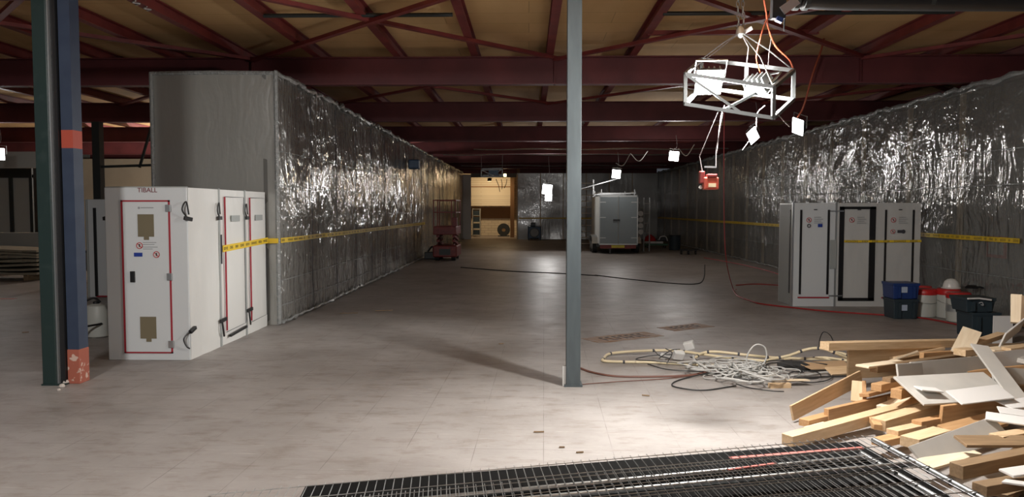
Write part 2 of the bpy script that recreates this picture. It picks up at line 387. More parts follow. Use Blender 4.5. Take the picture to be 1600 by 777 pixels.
wr = partition('wall_right', 'grey polythene sheeted partition right of the aisle', XR, -1, M['film_r'], 1.8, YRs, (2.66, 2.12, .7))
# near end faces, roofs and outer sides of both enclosures
def endface(name, x0, x1, label):
    o = struct(grid_sheet(x0, x1, 0, HW, lambda u, z: (u, YN+.03*noise.noise(Vector((u, z*.8, 2))), z), .08, .08).build(name, M['film_x'], smooth=True), label)
    MB().box(x0+.02, x1-.02, YN+.1, YN+.14, 0, HW-.02).build('lining', M['lining'], o)
    MB().tube([(x0, YN-.01, HW), ((x0+x1)/2, YN-.02, HW+.01), (x1, YN-.01, HW)], .03, 6).build('top_edge', M['seam'], o)
    return o
e1 = endface('wall_left_end', -5.6, XL, 'near end of the left sheeted enclosure')
MB().tube([(XL+.01, YN-.02, .02+k*.25) for k in range(16)], .035, 6).build('corner_tape', M['seam'], e1)
MB().tube([(-5.6, YN-.01, .02+k*.25) for k in range(16)], .03, 6).build('corner_tape', M['seam'], e1)
e2 = endface('wall_right_end', XR, 11.5, 'near end of the right sheeted enclosure')
MB().tube([(XR-.01, YN-.02, .02+k*.25) for k in range(16)], .025, 6).build('corner_tape', M['seam'], e2)
struct(MB().box(-5.64, -5.6, YN, YF, 0, HW).build('wall_left_outer', M['lining']))
struct(MB().box(-5.64, XL-.02, YN+.1, YF, HW-.06, HW-.02).build('wall_left_roof', M['lining']))
struct(MB().box(XR+.02, 11.5, YN+.1, YF, HW-.06, HW-.02).build('wall_right_roof', M['lining']))

# far end: pale panel, doorway to the loading bay, sheeted wall
bx0, bx1, by = at(736, 320, YF).x, at(808, 320, YF).x, YF
struct(MB().box(at(716, 320, YF).x, bx0, YF-.02, YF+.1, 0, 3.68).build('wall_back_panel', M['paper']), 'pale panel left of the loading bay doorway')
struct(MB().box(bx0, bx1, YF, YF+.1, 3.52, HW).build('wall_back_lintel', M['lining']))
fb = struct(grid_sheet(bx1, XR, 0, HW, lambda u, z: (u, YF+.05*noise.noise(Vector((u*.7, z*.8, 2))), z), .15, .15).build('wall_back', M['film_x'], smooth=True), 'sheeted partition closing the far end')
MB().box(bx1, XR, YF+.08, YF+.12, 0, HW).build('lining', M['lining'], fb)
MB().box(bx1-.03, bx1+.05, YF-.06, YF+.02, 0, 3.7).build('trim_strip', M['stud'], fb)
for i in range(1, 6): MB().box(bx1+i*1.3, bx1+i*1.3+.05, YF-.05, YF-.01, 0, HW).build('stud', M['stud'], fb)
struct(MB().box(XR, 11.5, YF, YF+.1, 0, HW).build('wall_back_right', M['lining']))
struct(MB().box(-30, at(716, 320, YF).x, YF+.02, YF+.14, 0, 4.4).build('wall_back_left', M['beige']))
struct(MB().box(at(716,320,YF).x, XR, YF+.3, YF+.4, HW, 4.46).build('wall_back_upper', M['duskred']))
# loading bay behind
YB = 50.0
struct(MB().box(-8, 4, YB, YB+.2, 0, 4.4).build('wall_bay', M['block']), 'white painted brick wall of the loading bay')
struct(MB().box(bx1-.02, bx1+.15, YF+.15, YB, 0, 4.4).build('wall_bay_right', M['brown']))
struct(MB().box(bx0-2.6, bx0-2.5, YF+.15, YB, 0, 4.4).build('wall_bay_left', M['block']))
sh = MB().box(at(742, 300, 48.5).x-1.5, at(799, 300, 48.5).x, 48.5, 48.6, at(750, 322, 48.5).z, 4.2).build('door_1', M['shutter'])
struct(sh, 'half raised pale slatted roller shutter in the loading bay')
MB().box(at(742,300,48.5).x-1.5, at(799,300,48.5).x, 48.44, 48.5, at(750,292,48.5).z-.03, at(750,292,48.5).z+.03).build('shutter_rail', M['brown'], sh)
struct(MB().box(-6, at(803, 300, 49.8).x, 49.9, 50, at(750, 341, 49.8).z, at(750, 324, 49.8).z).build('trim_1', M['brown']))
p = at(800.5, 330, 46.5)
tag(MB().box(p.x-.12, p.x+.12, 46.4, 46.6, 0, 4.4).build('steel_post', M['brown']), 'brown steel post inside the loading bay doorway', 'post')
# far left part of the hall
YW = 32
struct(MB().box(at(98, 300, YW).x, -5.65, YW, YW+.1, 0, ZB).build('wall_side_left', M['beige']), 'beige wall beyond the white airlock')
struct(MB().box(-29.8, -29.6, -3, YW, 0, 4.4).build('wall_far_left', M['greywall']))
struct(MB().box(-30, at(98, 300, YW).x, YW+2, YW+2.1, 0, 4.4).build('wall_far_left_back', M['lining']))
struct(MB().box(21.8, 22, -3, 44, 0, 4.4).build('wall_far_right', M['greywall']))

# ------------------------------------------------------------------ roof steel
ordn = ['nearest', 'second', 'third', 'fourth', 'fifth', 'sixth', 'seventh', 'farthest']
for i, y in enumerate(BEAMY):
    b = MB().box(-30, 22, y-.10, y+.10, ZB, ZB+.018).box(-30, 22, y-.10, y+.10, ZBT-.018, ZBT).box(-30, 22, y-.009, y+.009, ZB+.018, ZBT-.018)
    if i == 2:
        for xx in (-4.66, .43, 5.5, 10.6): b.box(xx-.008, xx+.008, y-.09, y+.09, ZB, ZBT)
    o = b.build('roof_beam', M['duskred'])
    place = {0: 'above and behind the viewpoint', 1: 'carried by the two near steel columns', 2: 'crossing the picture just behind the near columns'}.get(i, '%s counted into the hall' % ordn[i])
    tag(o, 'dark red steel roof beam %s' % place, 'beam', 'dark red roof beams')
PX = [-30+1.3*0]
pxs = [-11.2, -9.9, -8.6, -7.3, -6.05, -4.85, -3.55, -2.2, -.9, .35, 1.73, 4.1, 5.57, 6.9, 8.2, 9.5, 10.8, 12.1, -12.5, -13.8]
def purlin_label(x):
    if x < -12: return 'red steel purlin at the far left edge of the roof, %s one' % ('outermost' if x < -13 else 'second outermost')
    side = 'left' if x < .43 else 'right'
    n = sorted([q for q in pxs if (q < .43) == (x < .43)], key=lambda q: abs(q-.43)).index(x)
    return 'red steel purlin, %s to the %s of the middle grey column' % (['first','second','third','fourth','fifth','sixth','seventh','eighth','ninth','tenth','eleventh','twelfth'][n], side)
for x in pxs:
    b = MB().box(x-.06, x+.06, -3, 43.6, ZBT, ZBT+.012).box(x-.06, x+.06, -3, 43.6, ZBT+.148, ZBT+.16).box(x-.006, x+.006, -3, 43.6, ZBT+.012, ZBT+.148)
    tag(b.build('roof_purlin', M['redsteel']), purlin_label(x), 'purlin', 'red purlins under the roof boards')
def brace(p, q, w, m, label, name='cross_brace', t=None):
    return tag(MB().bar(p, q, w, t or w*.6).build(name, m), label, 'brace', 'bracing between the roof beams')
zc = ZBT-.03
for k, (xa, xb, nm) in enumerate(((-9.8, -4.66, 'left'), (-4.66, .43, 'middle'), (.43, 5.5, 'right'), (5.5, 10.6, 'far right'))):
    for j, (ya, yb) in enumerate(((7.7, 12.95), (2.25, 7.5), (13.16, 18.4), (24.05, 29.3))):
        bay = ('behind the near columns', 'above the viewpoint', 'behind the first full beam', 'deep in the hall')[j]
        brace((xa, ya, zc), (xb, yb, zc), .085, M['redsteel'], 'red roof brace leading away rightward, %s bay %s' % (nm, bay))
        brace((xa, yb, zc-.03), (xb, ya, zc-.03), .085, M['redsteel'], 'red roof brace leading away leftward, %s bay %s' % (nm, bay))
for xa, xb, nm in ((-3.5, -1.0, 'left of the middle column'), (1.75, 5.5, 'above the hanging lamp frame')):
    tag(MB().tube([(xa, 10.2, ZBT-.0), (xb, 10.2, ZBT-.0)], .028, 8).build('roof_strut', M['darkpipe']), 'black pipe strut across the purlins %s' % nm, 'strut', 'roof struts')
tag(MB().bar((1.7, 9.4, ZBT+.02), (4.2, 9.4, ZBT+.02), .08, .06).build('roof_strut', M['redsteel']), 'short red strut across the purlins beside the hanging chain', 'strut', 'roof struts')
tag(MB().bar((1.73, 11.4, ZBT+.02), (4.2, 11.4, ZBT+.02), .08, .06).build('roof_strut', M['redsteel']), 'short red strut across the purlins close to the first full beam', 'strut', 'roof struts')
# white chalk marks on one purlin
pl = thing('chalk_mark', 'white handwritten chalk scrawl on a red purlin, upper left', 'writing', (-4.85, 9, ZBT))
b = MB(); yy = 10.1
for g in range(6):
    s = [(-4.915, yy, ZBT+.03), (-4.915, yy-.1, ZBT+.13), (-4.915, yy-.14, ZBT+.06), (-4.915, yy-.2, ZBT+.12)]
    random.shuffle(s); b.tube(smoothpts(s, 4), .008, 5); yy -= .26
# written on the underside flange as well so that it reads from below
for g in range(5):
    y0 = 9.9-g*.28
    b.tube(smoothpts([(-4.9, y0, ZBT-.004), (-4.82, y0-.06, ZBT-.004), (-4.88, y0-.12, ZBT-.004), (-4.8, y0-.2, ZBT-.004)], 4), .009, 5)
b.build('scrawl', M['paper'], pl)

# long thin conduit lines and cables under the far beams
for k, (y, z, x0, x1) in enumerate(((31.5, 3.95, -3.5, 7), (28.0, 3.9, -2, 7.2), (36.5, 3.78, -3.2, 6.5))):
    tag(MB().tube([(x0+(x1-x0)*i/20, y, z-.02*math.sin(i*.9)) for i in range(21)], .022, 6).build('ceiling_conduit', M['galv']), 'thin pale conduit strung across the hall, %s of three' % ('middle', 'nearest', 'farthest')[k], 'conduit', 'pale conduits under the far beams')
for k, (a, c, Y) in enumerate((((985, 240), (1012, 236), 22), ((1060, 232), (1085, 226), 21), ((962, 255), (985, 240), 27))):
    p0, p1 = at(*a, Y), at(*c, Y); mid = (p0+p1)/2-Vector((0, 0, .25))
    tag(MB().tube(smoothpts([p0, mid, p1], 8), .012, 5).build('hanging_cable', M['paper']), 'white cable loop drooping under the roof, %s of three' % ('middle', 'rightmost', 'leftmost')[k], 'cable', 'drooping white cables')

# ------------------------------------------------------------------ columns
cx0, cx1 = at(885, 560, 7.47).x, at(907, 560, 7.47).x
c = thing('steel_column', 'slim grey-green square steel column in the middle of the picture', 'column', ((cx0+cx1)/2, 7.55, 0))
MB().box(cx0, cx1, 7.47, 7.62, 0, ZB).build('shaft', M['greysteel'], c, bevel=.004)
MB().box(cx0-.02, cx1+.02, 7.46, 7.66, 0, .02).build('base_plate', M['greysteel'], c)
MB().box(cx0-.02, cx1+.02, 7.44, 7.66, ZB-.02, ZB).build('head_plate', M['greysteel'], c)
MB().box(cx0-.035, cx0-.003, 7.50, 7.56, 0, .2).build('foot_bracket', M['paper'], c)
lx = at(67, 600, 7.42).x
c = thing('steel_column', 'dark green steel column at the left with a chipped foot', 'column', (lx+.12, 7.5, 0))
MB().box(lx, lx+.135, 7.42, 7.44, 0, ZB).box(lx, lx+.02, 7.44, 7.60, 0, ZB).box(lx, lx+.135, 7.58, 7.60, 0, ZB).box(lx+.02, lx+.10, 7.44, 7.58, 0, ZB).build('shaft', M['greensteel'], c, bevel=.003)
MB().box(lx+.135, lx+.15, 7.44, 7.47, 0, ZB).build('edge_strip', M['alu'], c)
MB().box(lx+.135, lx+.20, 7.47, 7.62, 0, ZB).build('recess', M['black'], c)
MB().box(lx-.01, lx+.22, 7.41, 7.62, 0, .015).build('base_plate', M['greensteel'], c)
q = thing('drain_pipe', 'blue square downpipe with a red band and terracotta foot beside left column', 'pipe', (lx+.27, 7.6, 0))
dx0, dx1 = lx+.21, lx+.325
zr0, zr1 = at(105, 232, 7.55).z, at(105, 204, 7.55).z; zt = at(110, 545, 7.55).z
MB().box(dx0, dx1, 7.5, 7.66, zt, zr0).box(dx0, dx1, 7.5, 7.66, zr1, ZB).build('pipe_body', M['bluepaint'], q)
MB().box(dx0, dx1, 7.5, 7.66, zr0, zr1).build('red_band', M['redpaint'], q)
MB().box(dx0-.005, dx1+.005, 7.495, 7.665, 0, zt).build('pipe_foot', M['terracotta'], q, bevel=.006)
for i, (a, bb, r) in enumerate(((97, 606, .03), (103, 600, .035), (92, 611, .018))):
    pt = fl(a, bb); g = MB().lathe(pt, [(r*.6, 0), (r, r*.4), (r*.7, r*1.1), (r*.2, r*1.3)], 7); tag(g.build('rubble_chip', M['rug']), 'pale rubble chip at the foot of the left column, %s' % ('left one', 'largest one', 'smallest one')[i], 'rubble', 'rubble at the column foot')
# dark post and frame further back on the left
p = at(155, 300, 18.4)
c = thing('steel_column', 'thin dark column with a side arm behind the white airlock', 'column', (p.x, 18.4, 0))
MB().box(p.x-.09, p.x+.09, 18.3, 18.5, 0, ZB).build('shaft', M['darkpipe'], c)
MB().bar((p.x, 18.4, at(165, 261, 18.4).z), at(243, 258, 18.4), .05, .06).build('side_arm', M['darkpipe'], c)
MB().bar((p.x+1.0, 18.4, at(225, 262, 18.4).z), (p.x+1.35, 18.4, ZB), .05, .05).build('stay', M['darkpipe'], c)

# ------------------------------------------------------------------ left area beyond the column
p0, p1 = at(-60, 385, 24), at(50, 278, 24)
o = thing('wall_partition', 'pale grey panelled partition with dark frame at the far left', 'partition', ((p0.x+p1.x)/2, 24, 0))
MB().box(p0.x, p1.x, 24, 24.05, .3, p1.z).build('panel', M['bandgrey'], o)
for xx in (p0.x, at(16, 300, 24).x, p1.x-.06): MB().box(xx, xx+.1, 23.93, 24, 0, p1.z+.1).build('upright', M['darkpipe'], o)
MB().box(p0.x, p1.x+.04, 23.92, 24, p1.z, p1.z+.5).build('top_rail', M['darkpipe'], o)
a, c2_ = at(-40, 262, 21), at(56, 237, 21)
tag(MB().box(a.x, c2_.x, 21, 21.4, a.z, c2_.z).build('cladding_box', M['bandgrey']), 'pale horizontal cladded duct box high at far left', 'duct')
o = thing('board_stack', 'stack of dusty sagging boards on bearers at the far left', 'stack', (at(20, 440, 18.5).x, 18.5, 0))
xb = at(62, 430, 18.3).x
for i in range(7):
    z0 = .18+i*.09; nseg = 12; top = []
    bmb = MB()
    for s_ in range(nseg):
        xa, xc = xb-4.2+4.2*s_/nseg, xb-4.2+4.2*(s_+1)/nseg; off = random.uniform(-.01, .01)
        w0 = .03*math.sin(xa*1.7+i)+.02*noise.noise(Vector((xa, i, 0))); w1 = .03*math.sin(xc*1.7+i)+.02*noise.noise(Vector((xc, i, 0)))
        bmb.hexa([(xa,18.2+off*4,z0+w0),(xc,18.2,z0+w1),(xc,19.4,z0+w1),(xa,19.4,z0+w0),(xa,18.2,z0+w0+.05),(xc,18.2,z0+w1+.05),(xc,19.4,z0+w1+.05),(xa,19.4,z0+w0+.05)])
    bmb.build('board', M['tread'], o)
for xx in (xb-3.6, xb-1.8, xb-.4): MB().box(xx, xx+.1, 18.3, 19.3, 0, .18).build('bearer', M['wood4'], o)
a = at(-30, 380, 20.5); c2_ = at(62, 364, 20.5)
tag(MB().box(a.x, c2_.x, 20.5, 20.9, 0, c2_.z).build('work_bench', M['greywall']), 'low grey bench unit behind the stack of boards', 'bench')
a, c2_ = at(112, 428, 22), at(140, 392, 22)
o = thing('storage_box', 'dark low container standing against the beige wall at left', 'container', (a.x, 22, 0))
MB().box(a.x, c2_.x+.6, 22, 22.6, 0, c2_.z-.06).build('body', M['lining'], o); MB().box(a.x-.03, c2_.x+.63, 21.97, 22.63, c2_.z-.06, c2_.z).build('lid', M['darkpipe'], o)
q0, q1 = fl(-20, 467), fl(36, 465)
tag(MB().box(q0.x, q1.x, q0.y-.07, q0.y+.07, 0, .003).build('floor_stripe', M['redpaint']), 'red painted stripe on the floor at far left', 'marking')

# ------------------------------------------------------------------ flood lamps
def flood(px, py, Y, size, aim, watts, label, warm=False, cable_to=None, rot=0.0, hang=True, spread=130, name='flood_lamp', omni=0):
    c = at(px, py, Y); t = thing(name, label, 'lamp', c, 'flood lamps hung in the hall')
    d = (Vector(aim)-c).normalized(); sx = d.cross(Vector((0, 0, 1))).normalized(); uz = sx.cross(d)
    if rot:
        sx, uz = sx*math.cos(rot)+uz*math.sin(rot), uz*math.cos(rot)-sx*math.sin(rot)
    h = size/2
    def slab(k0, k1, s0, s1):
        return [c+d*k0-sx*s0-uz*s0, c+d*k0+sx*s0-uz*s0, c+d*k0+sx*s0+uz*s0, c+d*k0-sx*s0+uz*s0,
                c+d*k1-sx*s1-uz*s1, c+d*k1+sx*s1-uz*s1, c+d*k1+sx*s1+uz*s1, c+d*k1-sx*s1+uz*s1]
    MB().hexa(slab(-.10, -.012, h*.6, h)).build('housing', M['darkpipe'], t, bevel=.006)
    MB().hexa(slab(-.011, 0, h*.95, h*.95)).build('glass', M['lampwarm' if warm else 'lampglass'], t, bevel=.02 if size > .15 else 0)
    MB().tube([c-sx*(h+.02)-d*.05, c-sx*(h+.02)-d*.05+uz*(h+.06), c+sx*(h+.02)-d*.05+uz*(h+.06), c+sx*(h+.02)-d*.05], .008, 6).build('bracket', M['galv'], t)
    lampat('bulb', c+d*.03, c+d*2, size*.7, watts, (1, .72, .42) if warm else (1, .97, .94), t, spread)
    if omni: pointat('bulb', c+d*.05-Vector((0, 0, h+.06)), omni, .05, (1, .72, .42) if warm else (1, .96, .92), t)
    if hang:
        top = Vector((c.x+.05, c.y, ZB))
        MB().tube(smoothpts([c+uz*(h+.06), (c+top)/2+Vector((.06, 0, 0)), top], 6), .007, 5).build('cord', M['rope'], t)
    return t
flood(1246, 198, 12.6, .27, (-3.85, 9.9, .9), 24, 'square flood lamp on an orange lead, nearest of the small ones', rot=.35, hang=False, spread=42)
flood(1176, 212, 15.2, .27, (-3.7, 11, 2.6), FLOOD_W*.9, 'square flood lamp hung just left of the one on the orange lead', rot=-.5)
flood(1053, 244, 22, .28, (1.5, 6, 2.6), FLOOD_W, 'flood lamp hung under the roof right of the box trailer', rot=.1, omni=38)
flood(963, 272, 28.6, .32, (1, 8, 2.4), FLOOD_W*.6, 'flood lamp shining above the doors of the grey trailer', rot=.1, omni=25)
flood(855, 296, 31, .40, (.6, 5, 2.2), FLOOD_W*.9, 'upper of two flood lamps hung before the far sheeted wall', rot=.1, omni=60)
flood(857, 309, 31, .28, (.6, 5, 2.2), FLOOD_W*.3, 'lower of two flood lamps hung before the far sheeted wall', rot=.1, hang=False)
flood(-3, 241, 19, .30, (-9, 6, 2.5), FLOOD_W*.3, 'flood lamp cut by the left edge of the picture', omni=6)
flood(765, 281, 46, .25, (-2.0, 49, 1.2), BAY_W, 'warm lamp under the doorway lintel of the loading bay', warm=True, hang=False, spread=180)
flood(789, 274, 43.3, .16, (-2.0, 30, 0), 12, 'tiny warm lamp above the loading bay doorway', warm=True, hang=False, spread=180)
hl = bpy.data.lights.new('left_fill_light', 'POINT'); hl.energy = 800; hl.color = (1, .95, .88); hl.shadow_soft_size = .15
hlo = bpy.data.objects.new('left_fill_light', hl); col.objects.link(hlo); hlo.location = (-10.5, 26.5, 3.3)   # unseen fill light added to brighten the beige wall
# blue fixture on the left partition
c = at(638, 257, 23.6); c.x = XL+.2
o = thing('wall_fan', 'small blue fixture mounted high on the left sheeted partition', 'fixture', c)
MB().box(c.x-.12, c.x+.2, c.y-.16, c.y+.16, c.z-.14, c.z+.14).build('housing', M['machine'], o, bevel=.03)
MB().tube(smoothpts([c, c+Vector((.1, .9, .05)), c+Vector((.0, 2.0, .25))], 6), .015, 6).build('cable', M['cableb'], o)

# ------------------------------------------------------------------ hanging lamp frame (near)
def lamp_frame(C, label, scale=1.0, lamps=True):
    # C: eight corners: back top L,R; front top L,R; then bottoms
    t = thing('lamp_frame', label, 'lamp frame', sum(C, Vector())/8, 'aluminium lamp frames hung from the roof')
    E = [(0,1),(2,3),(0,2),(1,3),(4,5),(6,7),(4,6),(5,7),(0,4),(1,5),(2,6),(3,7)]
    for a, b_ in E: MB().bar(C[a], C[b_], .028*scale, .028*scale).build('frame_tube', M['frame'], t)
    MB().bar((C[0]+C[1])/2, (C[4]+C[5])/2, .026*scale, .026*scale).build('frame_tube', M['frame'], t)
    MB().bar(C[2], C[6]*.35+C[7]*.65, .02*scale, .02*scale).build('frame_tube', M['frame'], t)
    MB().bar(C[6]*.55+C[7]*.45, C[1]*.9+C[5]*.1, .02*scale, .02*scale).build('frame_tube', M['frame'], t)
    return t
dz = Vector((0, 0, -.235))
T = [at(1096, 93, 6.62), at(1240, 110, 6.35), at(1071, 116, 6.22), at(1209, 136, 5.95)]
C = T+[v+dz for v in T]
fr = lamp_frame(C, 'large aluminium frame with two work lamps hanging from the roof on a chain')
def worklamp(c, d, w, h, watts, label, lit=True, spread=180):
    t = thing('work_lamp', label, 'lamp', c, 'work lamps fixed in the hanging frame')
    d = Vector(d).normalized(); sx = d.cross(Vector((0, 0, 1))).normalized(); uz = sx.cross(d)
    P = lambda k, a, b_: c+d*k+sx*a*w/2+uz*b_*h/2
    MB().hexa([P(-.09,-.6,-.6),P(-.09,.6,-.6),P(-.09,.6,.6),P(-.09,-.6,.6),P(-.01,-1,-1),P(-.01,1,-1),P(-.01,1,1),P(-.01,-1,1)]).build('housing', M['darkpipe'], t)
    for k in range(5):
        s = -.8+.4*k; MB().hexa([P(-.13,s-.04,-.5),P(-.13,s+.04,-.5),P(-.13,s+.04,.5),P(-.13,s-.04,.5),P(-.05,s-.04,-.7),P(-.05,s+.04,-.7),P(-.05,s+.04,.7),P(-.05,s-.04,.7)]).build('cooling_fin', M['silver'], t)
    MB().hexa([P(-.009,-.94,-.94),P(-.009,.94,-.94),P(-.009,.94,.94),P(-.009,-.94,.94),P(0,-.94,-.94),P(0,.94,-.94),P(0,.94,.94),P(0,-.94,.94)]).build('glass', M['lampglass'], t)
    MB().tube([P(-.05,-1.1,0), P(-.05,-1.1,1.5), P(-.05,1.1,1.5), P(-.05,1.1,0)], .009, 6).build('bracket', M['galv'], t)
    pointat('bulb', c+d*.15, watts*.40, .07, (1, .965, .92), t)
    lampat('reflector', c+d*.02, c+d*2+Vector((-.5, -.7, .8)), w*.9, watts*.46, (1, .965, .92), t, 180, h*.9)
    return t
k1 = at(1108, 130, 6.32)
worklamp(k1, (-.05, -.62, -.78), .22, .26, KEY_W, 'dazzling work lamp in the left half of the hanging frame')
k2 = at(1190, 140, 6.25)
worklamp(k2, (.55, .35, -.75), .24, .18, KEY2_W, 'work lamp turned away in the right half of the hanging frame')
hook = at(1157, 50, 6.4)
ch = thing('hoist_chain', 'steel chain with a tangled hook carrying the hanging lamp frame', 'chain', hook)
for s_ in (-.02, .02):
    for k in range(14):
        p0 = hook+Vector((s_+.004*math.sin(k), 0, .045*k)); ax = Vector((1, 0, 0)) if k % 2 else Vector((0, 1, 0))
        MB().tube([p0+Vector((0, 0, .03))*math.sin(a)+ax*.012*math.cos(a) for a in [2*math.pi*i/10 for i in range(10)]], .004, 5, closed=True).build('link', M['galv'], ch)
MB().lathe(hook-Vector((0, 0, .05)), [(.01, 0), (.04, .03), (.035, .07), (.01, .1)], 10).build('hook_block', M['silver'], ch, smooth=True)
MB().bar(hook+Vector((.0, 0, -.02)), hook+Vector((.09, .0, .03)), .03, .03).build('hook_arm', M['paper'], ch)
for i, cpt in enumerate((T[0], T[1], T[2], T[3], (T[0]+T[1])/2)):
    MB().tube([cpt, (cpt+hook)/2+Vector((.01*i, 0, .01)), hook], .005, 5).build('sling', M['galv'] if i % 2 else M['rope'], ch)
# small second frame far down the hall
f2 = [at(752, 264, 30.2), at(785, 263, 30.2), at(752, 266, 29.8), at(785, 265, 29.8)]
C2 = f2+[v-Vector((0, 0, .26)) for v in f2]
t2 = lamp_frame(C2, 'small aluminium lamp frame hanging far off before the doorway', 1.2)
for v in f2[:2]: MB().tube([v, Vector((v.x, v.y, ZB+.1))], .008, 5).build('sling', M['rope'], t2)
cc = sum(C2, Vector())/8
MB().box(cc.x-.12, cc.x+.25, cc.y-.08, cc.y+.08, cc.z-.1, cc.z+.08).build('lamp_box', M['machine'], t2)

# red push-button hoist control dangling from the frame
c = at(1109, 283, 6.3)
o = thing('hoist_control', 'orange-red hoist control box dangling on cords below the lamp frame', 'hoist', c)
MB().box(c.x-.055, c.x+.065, c.y-.04, c.y+.04, c.z-.07, c.z+.03).build('body', M['redpaint'], o, bevel=.01)
MB().box(c.x-.085, c.x-.045, c.y-.03, c.y+.03, c.z-.02, c.z+.08).build('motor', M['liftred'], o, bevel=.008)
MB().box(c.x-.03, c.x+.05, c.y-.045, c.y+.02, c.z+.03, c.z+.055).build('top_cover', M['liftred'], o, bevel=.006)
MB().box(c.x-.02, c.x+.04, c.y-.046, c.y-.04, c.z-.05, c.z-.02).build('label_plate', M['cream'], o)
MB().lathe(Vector((c.x-.075, c.y, c.z-.065)), [(.008, 0), (.016, .012), (.008, .03)], 8).build('hook_ball', M['paper'], o)
MB().bar(Vector((c.x-.045, c.y, c.z+.115)), Vector((c.x+.05, c.y, c.z+.113)), .012, .014).build('cross_bar', M['alu'], o)
MB().tube([c+Vector((-.06, 0, .07)), at(1093, 245, 6.3), (C[6]*.6+C[7]*.4)], .004, 5).build('cord', M['rope'], o)
MB().tube([c+Vector((.05, 0, .11)), at(1119, 235, 6.3), (C[6]*.55+C[7]*.45)], .004, 5).build('cord', M['rope'], o)
# cords under and over the frame
def cord(pts, r, m, label, name='hanging_cable', grp='loose leads hanging from the roof'):
    return tag(MB().tube(smoothpts(pts, 8), r, 6).build(name, m), label, 'cable', grp)
cord([at(1192, -10, 6.2), at(1197, 18, 6.2), at(1201, 45, 6.2), at(1212, 72, 6.2), at(1232, 92, 6.3), at(1240, 108, 6.35)], .007, M['orange'], 'orange lead running down to the right corner of the lamp frame')
cord([at(1206, -10, 6.2), at(1203, 20, 6.2), at(1196, 35, 6.2), at(1188, 60, 6.2), at(1182, 90, 6.3), at(1190, 120, 6.25)], .006, M['orange'], 'orange lead running down into the middle of the lamp frame')
cord([at(1291, 42, 12.5), at(1284, 75, 12.5), at(1270, 115, 12.5), at(1256, 165, 12.5), at(1246, 184, 12.6)], .016, M['orange'], 'orange lead reaching down to the right flood lamp')
cord([at(1206, 55, 6.3), at(1202, 80, 6.3), at(1200, 105, 6.3)], .004, M['rope'], 'thin grey cord above the right half of the lamp frame')
cord([at(1195, 165, 6.3), at(1183, 178, 6.3), at(1180, 205, 6.3), at(1160, 235, 6.3)], .004, M['rope'], 'thin grey cord trailing under the right half of the lamp frame')
cord([at(1132, 165, 6.3), at(1126, 185, 6.3), at(1120, 240, 6.3)], .003, M['rope'], 'thin grey cord trailing straight down under the lamp frame')
cord([at(1209, 172, 6.0), at(1222, 186, 6.0), at(1234, 198, 6.1)], .004, M['rope'], 'short frayed cord below the right corner of the lamp frame')
cord([at(1228, 12, 5.4), at(1226, 30, 5.4), at(1225, 48, 5.4)], .005, M['cableb'], 'short black lead below the torn end of the black duct')

# black duct at the upper right with a torn end
t = thing('air_duct', 'black hose duct under the roof at the upper right corner', 'duct', at(1400, 5, 5.4))
pts = [at(1252, -6, 5.4), at(1300, -3, 5.4), at(1400, -2, 5.4), at(1500, -1, 5.4), at(1640, -1, 5.4)]
MB().tube(smoothpts(pts, 8), .08, 16).build('hose', M['black'], t, smooth=True)
for px in (1240, 1448, 1255): 
    p_ = at(px, -4, 5.4); MB().tube([p_, p_+Vector((.03, 0, 0))], .088, 16).build('clamp', M['darkpipe'], t)
MB().bar(at(1217, -20, 5.4), at(1215, 30, 5.4), .09, .06).build('bent_bracket', M['black'], t)
MB().bar(at(1213, 29, 5.35), at(1222, 33, 5.35), .04, .03).build('bracket_foot', M['cratebl'], t)
MB().bar(at(1222, 17, 5.3), at(1246, 0, 5.3), .012, .06).build('foil_edge', M['alu'], t)

# red hose dropping to the floor and the red cable lying along the right wall
p_top = at(1131, 200, 15.6)
o = thing('red_hose', 'thin red hose dropping to the floor near the right partition', 'hose', fl(1142, 440))
b = fl(1145, 452)
MB().tube(smoothpts([Vector((p_top.x, 15.6, ZB)), at(1131, 300, 15.6), at(1134, 400, 15.5), b+Vector((0, 0, .03)), b+Vector((.02, -.2, .015))], 8), .009, 6).build('drop', M['redcable'], o)
pts = [fl(1145, 452, .014), fl(1152, 462, .014), fl(1172, 470, .014), fl(1190, 475, .014), fl(1240, 481, .014), fl(1300, 487, .014), fl(1376, 492, .014), fl(1440, 497, .014), fl(1500, 508, .014), fl(1560, 520, .014)]
MB().tube(smoothpts(pts, 8), .014, 6).build('floor_run', M['redcable'], o)
cord([fl(930, 430, .01), fl(980, 436, .01), fl(1040, 442, .01), fl(1085, 444, .01), fl(1099, 436, .01), fl(1101, 414, .01)], .013, M['cableb'], 'black cable curving over the dark floor behind the trailer', 'floor_cable', 'cables lying on the floor')
cord([fl(720, 418, .01), fl(800, 424, .01), fl(870, 427, .01), fl(935, 431, .01)], .014, M['cableb'], 'black cable crossing the aisle floor left of the trailer', 'floor_cable', 'cables lying on the floor')
cord([fl(1150, 446, .01), fl(1180, 444, .01), fl(1218, 446, .01)], .013, M['redcable'], 'short red cable ending at the right airlock', 'floor_cable', 'cables lying on the floor')
cord([fl(1100, 403, .01), fl(1150, 412, .01), fl(1190, 421, .01), fl(1218, 429, .01)], .02, M['redcable'], 'red cable at the foot of the right partition', 'floor_cable', 'cables lying on the floor')

